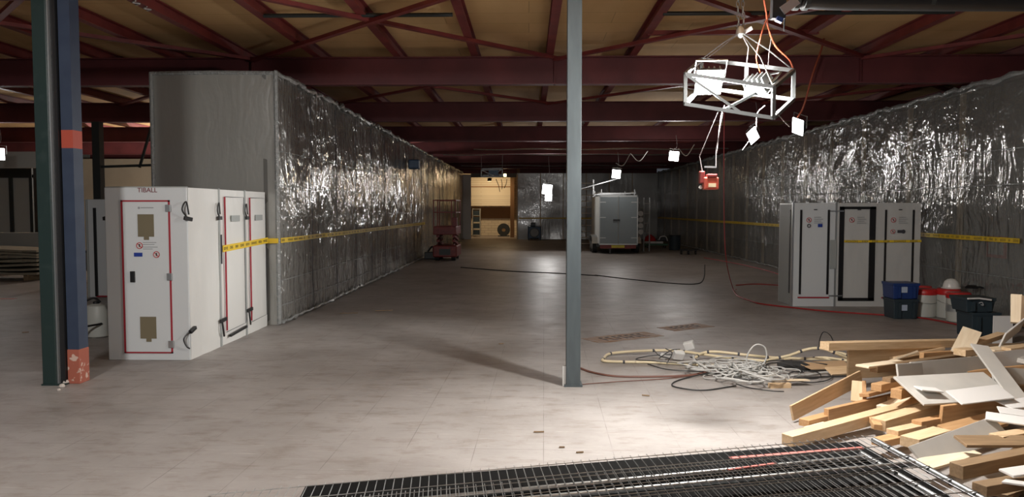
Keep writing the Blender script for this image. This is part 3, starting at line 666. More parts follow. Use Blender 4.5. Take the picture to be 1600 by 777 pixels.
# ------------------------------------------------------------------ barrier tape
def tape(pts, hgt, label, nrm, letters=True, seed=1):
    rnd = random.Random(seed); pts = [Vector(p) for p in pts]; nrm = Vector(nrm)
    o = thing('barrier_tape', label, 'tape', pts[0]); b = MB(); lt = MB()
    for a, c_ in zip(pts, pts[1:]):
        L_ = (c_-a).length; n = max(1, int(L_/.25))
        for i in range(n):
            p, q = a.lerp(c_, i/n), a.lerp(c_, (i+1)/n); w0 = Vector((0, 0, hgt/2)); th = nrm*.003
            b.hexa([p-w0, q-w0, q-w0+th, p-w0+th, p+w0, q+w0, q+w0+th, p+w0+th])
        if letters:
            d = (c_-a).normalized(); s_ = .03
            while s_ < L_-.04:
                for word in range(rnd.choice((5, 8, 4))):
                    w = .020
                    if s_+w > L_-.02: break
                    p = a+d*s_+nrm*.0045; q = p+d*w*.75
                    for z0, z1 in ((-.017, -.010), (.010, .017)) if rnd.random() < .6 else ((-.004, .004),):
                        lt.hexa([p+Vector((0,0,z0)), q+Vector((0,0,z0)), q+Vector((0,0,z0))+nrm*.001, p+Vector((0,0,z0))+nrm*.001, p+Vector((0,0,z1)), q+Vector((0,0,z1)), q+Vector((0,0,z1))+nrm*.001, p+Vector((0,0,z1))+nrm*.001])
                    q2 = p+d*.006
                    lt.hexa([p+Vector((0,0,-.017)), q2+Vector((0,0,-.017)), q2+Vector((0,0,-.017))+nrm*.001, p+Vector((0,0,-.017))+nrm*.001, p+Vector((0,0,.017)), q2+Vector((0,0,.017)), q2+Vector((0,0,.017))+nrm*.001, p+Vector((0,0,.017))+nrm*.001])
                    s_ += .027
                s_ += .07
    b.build('strip', M['yellow'], o)
    if letters and lt.v: lt.build('lettering', M['ink'], o)
    return o
def wallpts(x, sgn, ya, yb, za, zb, sp, n):
    out = []
    for i in range(n+1):
        y = ya+(yb-ya)*i/n; z = za+(zb-za)*i/n; out.append((x+sgn*(billow(y-YN, z, sp, x)+.03), y, z))
    return out
tape(wallpts(XL, 1, YN+.05, 27.5, 1.27, 1.22, 1.7, 60), .075, 'yellow warning tape along the left sheeted partition', (1, 0, 0))
tape(wallpts(XR, -1, YN+.1, YF-.5, 1.27, 1.24, 1.8, 100), .075, 'yellow warning tape along the right sheeted partition', (-1, 0, 0), seed=4)
tape([(XR+.03, YN-.06, 1.27), (8.6, YN-.06, 1.26)], .075, 'short yellow warning tape on the near end of the right enclosure', (0, -1, 0), seed=6)
tape([(-3.9, YN-.07, 1.27), (XL+.03, YN-.07, 1.27)], .075, 'short end of yellow warning tape at the corner of the left enclosure', (0, -1, 0), letters=False)
tape([(bx1+.1, YF-.1, 1.2), (4.5, YF-.1, 1.2)], .07, 'yellow warning tape across the far sheeted wall', (0, -1, 0), seed=8, letters=False)

# ------------------------------------------------------------------ left airlock
AX0, AX1, AY0 = at(170, 560, 8.70).x, at(297, 560, 8.70).x, 8.70
AH = 1.99
u = thing('airlock', 'white three-cell decontamination airlock with a red-framed door at the left', 'airlock', ((AX0+AX1)/2, 10, 0))
cells = [AY0+.02, 9.60, 10.48, 11.33]
# front rigid panel with door opening drawn by the seal
MB().box(AX0, AX1, AY0, AY0+.03, 0, AH).build('front_panel', M['white'], u, bevel=.006)
def fx(px): return at(px, 430, AY0).x
def fz(py): return at(230, py, AY0).z
d0, d1, dt, db = fx(192), fx(268), fz(313), fz(552)
door = MB().box(d0+.02, d1-.02, AY0-.008, AY0, db+.015, dt-.015).build('door', M['white'], u, bevel=.003)
MB().box(d0, d0+.018, AY0-.012, AY0, db, dt).box(d1-.018, d1, AY0-.012, AY0, db, dt).box(d0, d1, AY0-.012, AY0, dt-.018, dt).box(d0, d1, AY0-.012, AY0, db, db+.015).build('red_seal', M['redzip'], u)
for (ya, yb, yc) in ((335, 370, 375), (495, 529, 534)):
    MB().box(fx(218), fx(243), AY0-.014, AY0-.008, fz(yb), fz(ya)).box(fx(227), fx(235), AY0-.014, AY0-.008, fz(yc), fz(yb)).build('vent_window', M['window'], door)
MB().box(fx(205), fx(212), AY0-.03, AY0-.008, fz(441), fz(424)).build('handle', M['black'], door, bevel=.003)
for y_ in (326, 433, 538): MB().box(fx(262), fx(270), AY0-.028, AY0-.008, fz(y_+5), fz(y_-6)).build('hinge', M['alu'], door, bevel=.003)
n_ = (0, -1, 0)
def nosign(px, py, r, parent, Y, nm='warning_sign'):
    c = at(px, py, Y-.01); s = MB().disc(c+Vector((0, .002, 0)), n_, 0, r, .003).build(nm, M['paper'], parent)
    MB().disc(c, n_, r*.8, r, .003).bar(c+Vector((-r*.6, -.002, r*.6)), c+Vector((r*.6, -.002, -r*.6)), .002, r*.2).build('red_ring', M['signred'], s)
    MB().disc(c+Vector((0, -.001, r*.25)), n_, 0, r*.25, .002, 10).box(c.x-r*.15, c.x+r*.15, c.y-.003, c.y-.001, c.z-r*.45, c.z+r*.15).build('pictogram', M['ink'], s)
nosign(218, 384, .038, door, AY0-.004); nosign(244.5, 398, .038, door, AY0-.004)
MB().box(fx(211), fx(224), AY0-.014, AY0-.008, fz(401), fz(395)).build('blue_sign', M['blue'], door)
b = MB()
for y_, xe in ((379, 246), (382, 243), (386, 248), (389, 240)): b.box(fx(225), fx(xe), AY0-.011, AY0-.008, fz(y_+.6), fz(y_-.4))
b.build('printed_lines', M['inkg'], door)
b = MB(); b.box(fx(223), fx(243), AY0-.011, AY0-.008, fz(325.5), fz(324)); b.disc(at(217, 325, AY0-.009), n_, 0, .014, .002, 10); b.build('faint_logo', M['inkg'], door)
text('maker_lettering', 'TIBALL', .075, at(230, 297.5, AY0-.004), (math.pi/2, 0, 0), M['textred'], u)
# fabric sides
def fabric(x, y0, y1, h, sgn, m, seed, b=None):
    return grid_sheet(y0, y1, .0, h, lambda q, z: (x+sgn*(.012*noise.noise(Vector((q*2.3+seed, z*1.3, seed)))+.007*noise.noise(Vector((q*7+z*2.2, z*2, seed)))), q, z), .04, .05).build('side_panel', m, None if b is None else b, smooth=True)
for i in range(3):
    y0, y1 = cells[i]+(.02 if i else 0), cells[i+1]-.01
    MB().box(AX0, AX1-.012, y0, y1, 0, AH).build('cell_body', M['whitefab'], u, bevel=.01)
    fabric(AX1, y0, y1, AH, 1, M['whitefab'], i*3.1, u)
    if i:
        MB().box(AX1-.01, AX1+.012, cells[i]-.02, cells[i]+.02, 0, AH+.01).build('post', M['bandgrey'], u)
        # zipper door on the side
        z0, z1 = .18, AH-.09; ya, yb = y0+.13, y1-.06
        MB().tube([(AX1+.02, ya, z0), (AX1+.02, ya, z1)], .011, 6).build('red_zip', M['redzip'], u)
        MB().tube([(AX1+.018, ya+.02, z1), (AX1+.018, yb, z1), (AX1+.018, yb, z0-.0), (AX1+.018, ya, z0-.02)], .004, 5).build('seam_line', M['ink'], u)
        MB().box(AX1+.012, AX1+.016, ya+.22, ya+.52, 1.58, 1.66).build('printed_label', M['bandgrey'], u)
    MB().box(AX0, AX1, y0, y0+.015, AH, AH+.012).build('top_bar', M['bandgrey'], u)
def strap(c, dirv, parent):
    c = Vector(c); dirv = Vector(dirv)
    s = MB().bar(c-dirv*.05, c+dirv*.05, .03, .045).build('strap', M['black'], parent, bevel=.006)
    MB().tube(smoothpts([c, c+dirv*-.07+Vector((0, 0, .09)), c+dirv*-.02+Vector((0, 0, .19)), c+dirv*.01+Vector((0, 0, .05))], 6), .009, 6).build('strap_loop', M['black'], s)
strap(at(294, 342, AY0-.02), (.6, .8, -.2), u); strap((AX1+.03, cells[1]-.04, 1.63), (0, 1, 0), u); strap((AX1+.03, cells[2]+.02, 1.62), (0, 1, 0), u)
s1 = MB().bar((AX1+.02, AY0-.03, .33), (AX1+.03, AY0+.09, .37), .04, .04).build('strap', M['black'], u, bevel=.006)
MB().tube(smoothpts([(AX1+.01, AY0-.02, .34), (AX1-.04, AY0-.06, .26), (AX1-.02, AY0-.04, .17), (AX1+.01, AY0-.02, .14)], 6), .009, 6).build('strap_loop', M['black'], s1)
for yy_, zz in ((cells[1]-.03, .33), (cells[2]+.02, .34)):
    s1 = MB().bar((AX1+.03, yy_-.05, zz), (AX1+.03, yy_+.14, zz+.01), .02, .045).build('strap', M['black'], u)
    MB().tube(smoothpts([(AX1+.03, yy_, zz), (AX1+.05, yy_-.02, zz-.1), (AX1+.04, yy_+.03, zz-.2)], 6), .012, 6).build('strap_loop', M['black'], s1)
MB().bar((AX1+.03, cells[1]+.22, .10), (AX1+.05, cells[1]+.75, .14), .03, .03).build('strap', M['black'], u)
s1 = MB().bar(at(163, 342, AY0+.1), at(169, 340, AY0+.05), .04, .04).build('strap', M['black'], u)
MB().tube([(AX1+.02, cells[1]+.02, 1.05), (AX1+.02, cells[1]+.02, 1.42)], .009, 6).build('zip_pull', M['ink'], u)
tape([(AX1+.035, cells[1]+.02, 1.24), (AX1+.035, 11.3, 1.28)], .085, 'yellow warning tape across the side of the white left airlock', (1, 0, 0), seed=3)
# airlock behind
hx0 = at(139, 420, 14.9).x
v = thing('airlock', 'white airlock with a black zip half hidden behind the left one', 'airlock', (hx0+1, 15.2, 0))
MB().box(hx0, -5.66, 14.9, 15.8, 0, 1.93).build('cell_body', M['white'], v, bevel=.01)
zx0 = at(149, 400, 14.88).x
MB().box(zx0-.02, zx0+.03, 14.87, 14.9, at(150, 463, 14.9).z, at(150, 325, 14.9).z).build('zip', M['black'], v)
MB().box(zx0, zx0+.9, 14.87, 14.9, at(150, 464, 14.9).z, at(150, 462, 14.9).z).build('zip_hem', M['redzip'], v)
MB().tube([(hx0-.01, 14.89, 0), (hx0-.01, 14.89, 1.93)], .02, 6).build('corner_post', M['bandgrey'], v)
# jerrycan with hose
jc = fl(152, 527)
j = thing('jerrycan', 'milky white water can with black hose beside the left airlock', 'can', jc)
MB().lathe(jc, [(.12, 0), (.15, .02), (.155, .2), (.15, .36), (.12, .43), (.05, .46)], 20, .8).build('body', M['whitepl'], j, smooth=True)
MB().lathe(jc+Vector((0, 0, .46)), [(.04, 0), (.04, .03), (.03, .035)], 12).build('cap', M['black'], j)
MB().tube(smoothpts([jc+Vector((.06, 0, .48)), jc+Vector((-.02, -.05, .54)), jc+Vector((-.18, -.1, .42)), jc+Vector((-.26, -.12, .2)), jc+Vector((-.24, -.14, .04)), jc+Vector((-.12, -.16, .012))], 6), .014, 8).build('hose', M['black'], j, smooth=True)
MB().tube(smoothpts([jc+Vector((.12, -.1, .2)), jc+Vector((.02, -.5, .18)), jc+Vector((.06, -.85, .02)), jc+Vector((.2, -.9, .02))], 6), .014, 8).build('hose', M['black'], j, smooth=True)

# ------------------------------------------------------------------ right airlock
BY, BH = 13.8, 1.85
def rx(px): return at(px, 400, BY).x
def rz(py): return at(1300, py, BY).z
w = thing('airlock', 'white three-panel decontamination airlock at the right partition', 'airlock', (rx(1330), BY+.4, 0))
X0, X1, X2, X3 = rx(1240), rx(1304), rx(1369), rx(1437)
MB().box(X0, X1, BY+.015, BY+.82, 0, BH).build('cell_body', M['white'], w, bevel=.01)
MB().box(X1+.04, X2, BY+.015, BY+.82, 0, BH).build('cell_body', M['whitefab2'], w, bevel=.01)
MB().box(X2, X3, BY+.015, BY+.82, 0, BH).build('cell_body', M['whitefab2'], w, bevel=.01)
MB().box(X1, X1+.04, BY+.01, BY+.7, 0, BH+.01).build('joint_strip', M['silver'], w)
def face(x0, x1, m, seed, amp):
    return grid_sheet(x0, x1, 0, BH, lambda q, z: (q, BY-abs(amp*noise.noise(Vector((q*3+seed, z*1.2, seed)))), z), .04, .05).build('front_panel', m, w, smooth=True)
face(X0, X1, M['white'], 1, .002); face(X1+.04, X2, M['whitefab2'], 2, .02); face(X2, X3, M['whitefab2'], 4, .02)
def zipb(px, ya, yb, wd_=.035):
    MB().box(rx(px)-wd_/2, rx(px)+wd_/2, BY-.028, BY-.012, rz(yb), rz(ya)).build('black_zip', M['black'], w)
for px in (1250, 1293): zipb(px, 328, 460)
for px in (1382, 1425): zipb(px, 328, 462, .03)
dfr = MB().box(rx(1310), rx(1317), BY-.03, BY-.01, rz(469), rz(323)).box(rx(1357), rx(1366), BY-.03, BY-.01, rz(469), rz(323)).box(rx(1310), rx(1366), BY-.03, BY-.01, rz(327), rz(323)).box(rx(1310), rx(1366), BY-.03, BY-.01, rz(470), rz(465.5)).build('black_door_frame', M['black'], w)
for x0_, x1_ in ((1247, 1296), (1378, 1395)): MB().box(rx(x0_), rx(x1_), BY-.026, BY-.012, rz(466), rz(464)).build('red_hem', M['redzip'], w)
sp_ = MB().box(X0-.012, X0, BY+.05, BY+.75, .02, BH-.03).build('side_panel', M['bandgrey'], w)
MB().box(X0-.02, X0-.012, BY+.14, BY+.19, .22, BH-.12).build('black_zip', M['black'], sp_); MB().box(X0-.03, X0+.01, BY, BY+.05, 0, BH+.01).build('corner_post', M['alu'], w)
for (px, py, kind) in ((1264, 344, 'a'), (1331, 344, 'a'), (1396, 344, 'a')):
    nosign(px, py, .045, w, BY-.02)
    b = MB()
    for k in range(4): b.box(rx(px+6), rx(px+17+(k % 2)*3), BY-.03, BY-.024, rz(py-4+k*3), rz(py-4.8+k*3))
    b.build('printed_lines', M['inkg'], w)
MB().disc(at(1264, 353, BY-.03), n_, .02, .035, .004).build('ring_sign', M['ink'], w); MB().box(rx(1276), rx(1283), BY-.032, BY-.026, rz(355), rz(350)).build('blue_sign', M['blue'], w)
nosign(1395, 362, .04, w, BY-.02); MB().box(rx(1400), rx(1407), BY-.034, BY-.028, rz(364), rz(359.5)).build('dark_sign', M['ink'], w); MB().disc(at(1411.5, 362, BY-.03), n_, 0, .035, .004).build('dark_sign', M['ink'], w)
for px in (1272, 1340, 1404): MB().box(rx(px)-.03, rx(px)+.03, BY-.03, BY-.024, rz(328.5), rz(327)).build('small_tab', M['ink'], w)
MB().box(rx(1296), rx(1306), BY-.03, BY-.02, rz(420), rz(375)).build('patch', M['bandgrey'], w)
for y_ in (330, 462): MB().bar((rx(1295), BY-.03, rz(y_)), (rx(1316), BY-.03, rz(y_)), .01, .02).build('connector_bar', M['alu'], w)
tape([(rx(1317), BY-.045, rz(377)), (rx(1376), BY-.045, rz(377)), (rx(1437), BY-.045, rz(376.5))], .04, 'narrow yellow tape across the front of the right airlock', (0, -1, 0), seed=9)

# ------------------------------------------------------------------ crates, buckets, helmet at the right
def crate(px0, px1, pyb, pyt, Y, dep, label, m, taper=.9, lab=True, z0=0, group='stacked crates by the right airlock', yaw=0):
    x0, x1 = at(px0, pyb, Y).x, at(px1, pyb, Y).x; zt_ = at(px0, pyt, Y).z; cx_, hw, hd = (x0+x1)/2, (x1-x0)/2, dep/2
    t = thing('crate', label, 'crate', (0, 0, 0), group); 
    def lv(s, z): return [(cx_-hw*s, Y-hd*s+hd, z), (cx_+hw*s, Y-hd*s+hd, z), (cx_+hw*s, Y+hd*s+hd, z), (cx_-hw*s, Y+hd*s+hd, z)]
    MB().hexa(lv(taper, z0)+lv(.97, zt_-.04)).build('body', m, t, bevel=.01)
    MB().hexa(lv(1.0, zt_-.045)+lv(1.02, zt_)).build('rim', m, t, bevel=.006)
    for s in (-1, 1): MB().box(cx_+s*hw*.55-.02, cx_+s*hw*.55+.02, Y-.03, Y+.01, z0+.02, zt_-.05).build('rib', m, t)
    if lab: MB().box(cx_-hw*.48, cx_+hw*.05, Y-.012, Y+.02, (z0+zt_)/2-.02, (z0+zt_)/2+.07).build('label_plate', M['label'], t)
    t.location = (0, 0, 0); return t, zt_
cz = at(1400, 471, 12.2).z
tA, zA = crate(1396, 1436, 490, 468, 12.2, .38, 'dark lower crate of the stack in front of right airlock', M['cratedk'])
crate(1395, 1437, 470, 443, 12.2, .4, 'dark blue upper crate of the stack in front of right airlock', M['cratebl'], z0=zA+.002)
def bucket(px, pyb, wpx, hpx, label, band=False):
    c = fl(px, pyb); sc_ = c.y/F; r = wpx*sc_/2; h = hpx*sc_; c = c+Vector((0, r, 0))
    t = thing('bucket', label, 'bucket', c, 'white buckets with red lids')
    MB().lathe(c, [(r*.86, 0), (r*.93, .01), (r*.97, h*.35), (r*.97, h*.8), (r*.94, h*.84)], 24).build('body', M['whitepl'], t, smooth=True)
    MB().lathe(c+Vector((0, 0, h*.80)), [(r*1.0, 0), (r*1.02, h*.03), (r*1.0, h*.15), (r*.9, h*.2), (r*.5, h*.205)], 24).build('lid', M['redlid'], t, smooth=True)
    if band: MB().lathe(c+Vector((0, 0, h*.35)), [(r*.985, 0), (r*.985, h*.22)], 24).build('band', M['silver'], t, smooth=True)
    MB().tube([c+Vector((r*1.0*math.cos(a), r*1.0*math.sin(a), h*(.62-.12*abs(math.sin(a))))) for a in [math.pi+math.pi*i/12 for i in range(13)]], .004, 5).build('handle', M['galv'], t)
    return c, h
bucket(1453, 497, 37, 44, 'white bucket with red lid right beside the blue crates')
bucket(1449, 484, 22, 36, 'white bucket with red lid half hidden behind the blue crates')
c1, h1 = bucket(1490, 499, 35, 46, 'white bucket with red lid under the white helmet')
bucket(1507, 505, 36, 46, 'white bucket with grey band, right of the helmet bucket', True)
hc = c1+Vector((.07, .05, h1+.003))
t = thing('safety_helmet', 'white safety helmet resting on a red bucket lid', 'helmet', hc)
MB().lathe(hc, [(.15, 0), (.145, .012), (.125, .02), (.12, .06), (.10, .11), (.06, .145), (.015, .155)], 22, .85).build('shell', M['hat'], t, smooth=True)
MB().tube([hc+Vector((0, -.118+.0*i, .03))+Vector((0, .02*i, .034*math.sin(i*.5))) for i in range(1, 7)], .008, 5).build('ridge', M['hat'], t)
gl = hc+Vector((.30, -.05, 0))
t = thing('work_glove', 'dark glove lying on the bucket lids beside the helmet', 'glove', gl)
MB().lathe(gl, [(.10, 0), (.11, .02), (.07, .05), (.02, .055)], 12, .6).build('palm', M['black'], t, smooth=True)
for k in range(4): MB().tube([gl+Vector((.05, -.04+.025*k, .02)), gl+Vector((.12+.01*k, -.05+.03*k, .025)), gl+Vector((.16, -.05+.03*k, .01))], .012, 6).build('finger', M['black'], t)
c_, zB_ = crate(1518, 1564, 521, 489, 10.4, .4, 'dark lower crate of the stack left of the wood pile', M['cratedk'], .92, False, group='stacked crates left of the wood pile')
tC, zC_ = crate(1509, 1556, 492, 466, 10.4, .42, 'dark open crate on top of the stack left of the wood pile', M['cratedk'], .86, False, z0=zB_+.002, group='stacked crates left of the wood pile')
MB().tube([at(1512, 467, 10.34), at(1530, 466.5, 10.36), at(1549, 469, 10.36)], .012, 6).build('white_liner', M['melaw'], tC)
lp = at(1533, 475, 10.37); MB().tube(smoothpts([lp+Vector((-.03, 0, .01)), lp+Vector((.01, -.002, .02)), lp+Vector((.03, 0, -.02)), lp+Vector((0, 0, -.01))], 5), .007, 5).build('emblem', M['inkg'], tC)
pb = at(1568, 508, 10.0)
tag(MB().box(pb.x-.12, pb.x+.12, 10.0, 10.03, 0, at(1568, 494, 10).z).build('white_board', M['melaw']), 'small white board leaning beside the dark crates', 'board')
# framed notice seen through the sheeting
np_ = at(1546, 417, 11.9)
t = thing('notice', 'red edged notice dimly seen through the right sheeting', 'sign', (XR+.05, 11.9, np_.z))
yn = XR*F/(1546-826); 
MB().box(XR+.012, XR+.03, yn-.25, yn+.25, .98, 1.32).build('red_border', M['redpaint'], t); MB().box(XR+.006, XR+.012, yn-.19, yn+.19, 1.03, 1.27).build('face', M['bandgrey'], t)

# ------------------------------------------------------------------ scissor lift
LY = 25.6
sl0, sl1 = at(677, 400, LY).x, at(713, 400, LY).x
t = thing('scissor_lift', 'dark red scissor lift parked at the left partition', 'lift', ((sl0+sl1)/2, LY+.8, 0))
zd, zm = at(690, 376, LY).z, at(690, 392, LY).z
MB().box(sl0-.02, sl1+.02, LY, LY+1.6, .12, at(690, 384, LY).z).build('chassis', M['liftred'], t, bevel=.04)
MB().box(sl0+.2, sl1-.2, LY-.02, LY, .2, .4).build('number_plate', M['darkpipe'], t)
for xx in (sl0+.04, sl1-.18):
    for yy_ in (LY+.2, LY+1.25): MB().tube([(xx, yy_, .15), (xx+.14, yy_, .15)], .15, 14).build('wheel', M['rubber'], t)
for k in range(3):
    z0, z1 = .5+.16*k, .66+.16*k
    for s_ in (sl0+.12, sl1-.12):
        MB().bar((s_, LY+.1, z0), (s_, LY+1.4, z1), .05, .07).bar((s_+.05, LY+.1, z1), (s_+.05, LY+1.4, z0), .05, .07).build('scissor_arm', M['liftred'], t)
MB().box(sl0, sl1, LY-.03, LY+1.7, at(690, 367, LY).z, at(690, 354, LY).z).build('platform', M['liftred'], t, bevel=.02)
ztop = at(690, 313, LY).z; zmid = at(690, 332, LY).z; zpl = at(690, 354, LY).z
for xx in (sl0+.02, sl0+.15, sl1-.15, sl1-.02):
    for yy_ in (LY, LY+1.65):
        if xx in (sl0+.15, sl1-.15) and yy_ > LY: continue
        MB().bar((xx, yy_, zpl), (xx, yy_, ztop), .035, .035).build('guard_post', M['liftred'], t)
for z_ in (ztop, zmid):
    MB().bar((sl0, LY, z_), (sl1, LY, z_), .035, .035).bar((sl0, LY+1.65, z_), (sl1, LY+1.65, z_), .035, .035).bar((sl0+.02, LY, z_), (sl0+.02, LY+1.65, z_), .035, .035).bar((sl1-.02, LY, z_), (sl1-.02, LY+1.65, z_), .035, .035).build('guard_rail', M['liftred'], t)
MB().box(sl1-.12, sl1+.03, LY-.06, LY+.1, zpl, zpl+.3).build('control_box', M['liftred'], t, bevel=.01)
q = fl(672, 405)
t = thing('battery_box', 'black box on the floor left of the red scissor lift', 'box', q)
MB().box(q.x-.2, q.x+.2, q.y, q.y+.4, 0, .24).build('body', M['black'], t, bevel=.02); MB().tube(smoothpts([q+Vector((-.1, .2, .24)), q+Vector((.05, .2, .42)), q+Vector((.2, .2, .3))], 6), .03, 8).build('hose', M['rubber'], t)

# ------------------------------------------------------------------ box trailer
TY = 29.6
tx0, tx1 = at(936, 380, TY).x, at(996, 380, TY).x
tz0, tz1 = at(960, 382, TY).z, at(960, 306, TY).z
t = thing('box_trailer', 'grey box trailer with two closed rear doors', 'trailer', ((tx0+tx1)/2, TY+1.5, 0))
TL = 3.6
MB().hexa([(tx0,TY,tz0),(tx1,TY,tz0),(tx1-.0,TY+TL,tz0),(tx0-.0,TY+TL,tz0),(tx0,TY,tz1),(tx1,TY,tz1),(tx1,TY+TL,tz1),(tx0,TY+TL,tz1)]).build('body', M['trailerw'], t, bevel=.03)
xm = at(966, 340, TY).x
for a, c_, nm in ((tx0+.03, xm-.02, -1), (xm+.02, tx1-.03, 1)):
    dd = MB().box(a, c_, TY-.03, TY, tz0+.04, tz1-.05).build('door', M['trailer'], t, bevel=.008)
    for zz in (tz0+.25, (tz0+tz1)/2+.1, tz1-.25):
        xe = a if nm < 0 else c_
        MB().box(min(xe, xe-nm*.22), max(xe, xe-nm*.22), TY-.042, TY-.03, zz-.018, zz+.018).build('hinge', M['silver'], dd)
MB().tube([(xm, TY-.05, tz0+.02), (xm, TY-.05, tz1-.03)], .018, 8).build('lock_rod', M['silver'], t)
MB().box(xm-.2, xm+.06, TY-.08, TY-.04, (tz0+tz1)/2-.03, (tz0+tz1)/2+.03).build('latch', M['black'], t)
MB().box(tx0-.01, tx0+.03, TY-.035, TY, tz0, tz1).box(tx1-.03, tx1+.01, TY-.035, TY, tz0, tz1).box(tx0, tx1, TY-.035, TY, tz1-.05, tz1+.02).box(tx0, tx1, TY-.035, TY, tz0-.02, tz0+.03).build('door_frame', M['silver'], t)
MB().box(tx0+.05, tx1-.05, TY+.02, TY+.1, tz0-.16, tz0-.02).build('light_bar', M['liftred'], t); MB().box(xm-.25, xm+.25, TY, TY+.02, tz0-.13, tz0-.03).build('number_plate', M['plate'], t)
for s_, xx in ((-1, tx0-.10), (1, tx1+.10)):
    for yy_ in (TY+1.0, TY+1.75):
        MB().tube([(xx-.09, yy_, .30), (xx+.09, yy_, .30)], .30, 22).build('wheel', M['rubber'], t, smooth=True)
        MB().tube([(xx-.1, yy_, .30), (xx+.1, yy_, .30)], .15, 14).build('hub', M['silver'], t)
    g = MB(); pr = [(TY+.55, .38), (TY+.7, .62), (TY+1.0, .68), (TY+1.75, .68), (TY+2.05, .62), (TY+2.2, .38)]
    for a, c_ in zip(pr, pr[1:]): g.bar((xx, a[0], a[1]), (xx, c_[0], c_[1]), .24, .02)
    g.build('mudguard', M['silver'], t)
MB().box(tx0-.05, tx1+.05, TY+.3, TY+TL, tz0-.12, tz0).build('chassis', M['darkpipe'], t)
MB().bar(((tx0+tx1)/2, TY+TL, tz0-.08), ((tx0+tx1)/2, TY+TL+1.3, tz0-.05), .1, .08).build('drawbar', M['darkpipe'], t)
MB().bar((xm-.3, TY+.1, tz0-.1), (xm-.3, TY+.1, 0.02), .06, .06).build('prop_stand', M['darkpipe'], t)
rk = MB()
for yy_ in (TY+.2, TY+1.6, TY+3.2): rk.bar((tx0+.05, yy_, tz1+.1), (tx1-.05, yy_, tz1+.1), .04, .03)
for xx in (tx0+.1, tx1-.1): rk.bar((xx, TY+.1, tz1+.14), (xx, TY+3.4, tz1+.14), .03, .03).bar((xx, TY+.2, tz1), (xx, TY+.2, tz1+.25), .03, .03).bar((xx, TY+3.2, tz1), (xx, TY+3.2, tz1+.25), .03, .03)
rk.build('roof_rack', M['alu'], t)
lb = MB().bar(at(905, 296, TY+1), at(970, 278, TY+1), .04, .03)
tag(lb.build('conduit_pole', M['alu']), 'thin aluminium pole slanting above the trailer', 'pole')
# ladder left of trailer
q0, q1 = at(909, 372, 33), at(928, 284, 33)
def ladder(x0, x1, y, z1, n, label, m, name='ladder', group=None):
    t = thing(name, label, 'ladder', ((x0+x1)/2, y, 0), group)
    for xx in (x0, x1): MB().bar((xx, y, 0), (xx, y, z1), .05, .03).build('stile', m, t)
    for k in range(n):
        z = .25+(z1-.4)*k/(n-1); MB().tube([(x0, y, z), (x1, y, z)], .022, 8).build('rung', m, t)
    return t
ladder(at(895, 340, 33).x, at(927, 340, 33).x, 33, at(925, 281, 33).z, 11, 'tall aluminium ladder frame standing left of the trailer', M['alu'])
# scaffold frames right of the trailer
for i, (pa, pb_, Yq, pyt, lab) in enumerate(((999, 1006, 32, 316, 'narrow aluminium scaffold frame leaning right beside the trailer'), (1006, 1015, 31.6, 309, 'tall aluminium scaffold frame at the right of the trailer'))):
    x0, x1 = at(pa, 340, Yq).x, at(pb_, 340, Yq).x; zt_ = at(pa, pyt, Yq).z
    t = thing('scaffold_frame', lab, 'scaffold', ((x0+x1)/2, Yq, 0), 'scaffold frames beside the trailer')
    for xx in (x0, x1):
        MB().tube([(xx, Yq, 0), (xx, Yq, zt_)], .028, 8).build('upright', M['alu'], t)
    for k in range(5):
        z = .35+(zt_-.6)*k/4; MB().tube([(x0, Yq, z), (x1, Yq, z)], .02, 6).build('rung', M['alu'], t)
    MB().tube([(x0, Yq, .35), (x1, Yq, zt_-.7)], .015, 6).build('diagonal', M['alu'], t)
for k in range(4):
    p_ = at(1001, 334+k*9.5, 31.2); tt = MB().tube([p_, p_+Vector((0, .12, 0))], .11, 14)
    tag(tt.build('cable_reel', M['paper'], smooth=True), 'small white reel hung on the scaffold frame, %s counted from the top' % ('first', 'second', 'third', 'lowest')[k], 'reel', 'white reels on the scaffold frame')
# floor clutter right of trailer
q = fl(1026, 388)
t = thing('platform_trolley', 'green and grey platform trolley loaded with a red bag', 'trolley', q)
MB().box(q.x-.5, q.x+.5, q.y, q.y+.7, .12, .2).build('deck', M['green'], t, bevel=.01)
for sx_ in (-.4, .4):
    for sy_ in (.1, .6): MB().tube([(q.x+sx_-.02, q.y+sy_, .06), (q.x+sx_+.02, q.y+sy_, .06)], .06, 10).build('wheel', M['rubber'], t)
MB().box(q.x-.48, q.x+.3, q.y+.02, q.y+.65, .2, .3).build('folded_sheet', M['paper'], t, bevel=.03)
bq = Vector((q.x-.25, q.y+.3, .302))
tag(MB().lathe(bq, [(.26, 0), (.28, .06), (.2, .18), (.08, .27), (.03, .3)], 12, .8).build('sack', M['redlid'], smooth=True), 'red sack lying on the platform trolley', 'sack')
bq = Vector((q.x+.3, q.y+.3, .302))
t = thing('carry_bag', 'black and white carry bag standing on the platform trolley', 'bag', bq)
MB().box(bq.x-.2, bq.x+.22, bq.y-.15, bq.y+.15, .302, .5).build('body', M['black'], t, bevel=.03); MB().tube(smoothpts([bq+Vector((-.18, -.15, .05)), bq+Vector((-.1, -.16, .2)), bq+Vector((.12, -.16, .2)), bq+Vector((.2, -.15, .02))], 5), .025, 6).build('strap', M['paper'], t)
q = fl(1054, 391)
t = thing('steel_drum', 'dark drum standing near the far end of right partition', 'drum', q)
MB().lathe(q, [(.24, 0), (.25, .02), (.24, .2), (.25, .22), (.24, .4), (.25, .42), (.24, .58), (.25, .6)], 20).build('body', M['cratedk'], t, smooth=True); MB().lathe(q+Vector((0, 0, .6)), [(.26, 0), (.26, .03), (.2, .035)], 20).build('lid', M['black'], t)
q = fl(1076, 398)
t = thing('floor_dolly', 'low black wheeled dolly by the right partition', 'dolly', q)
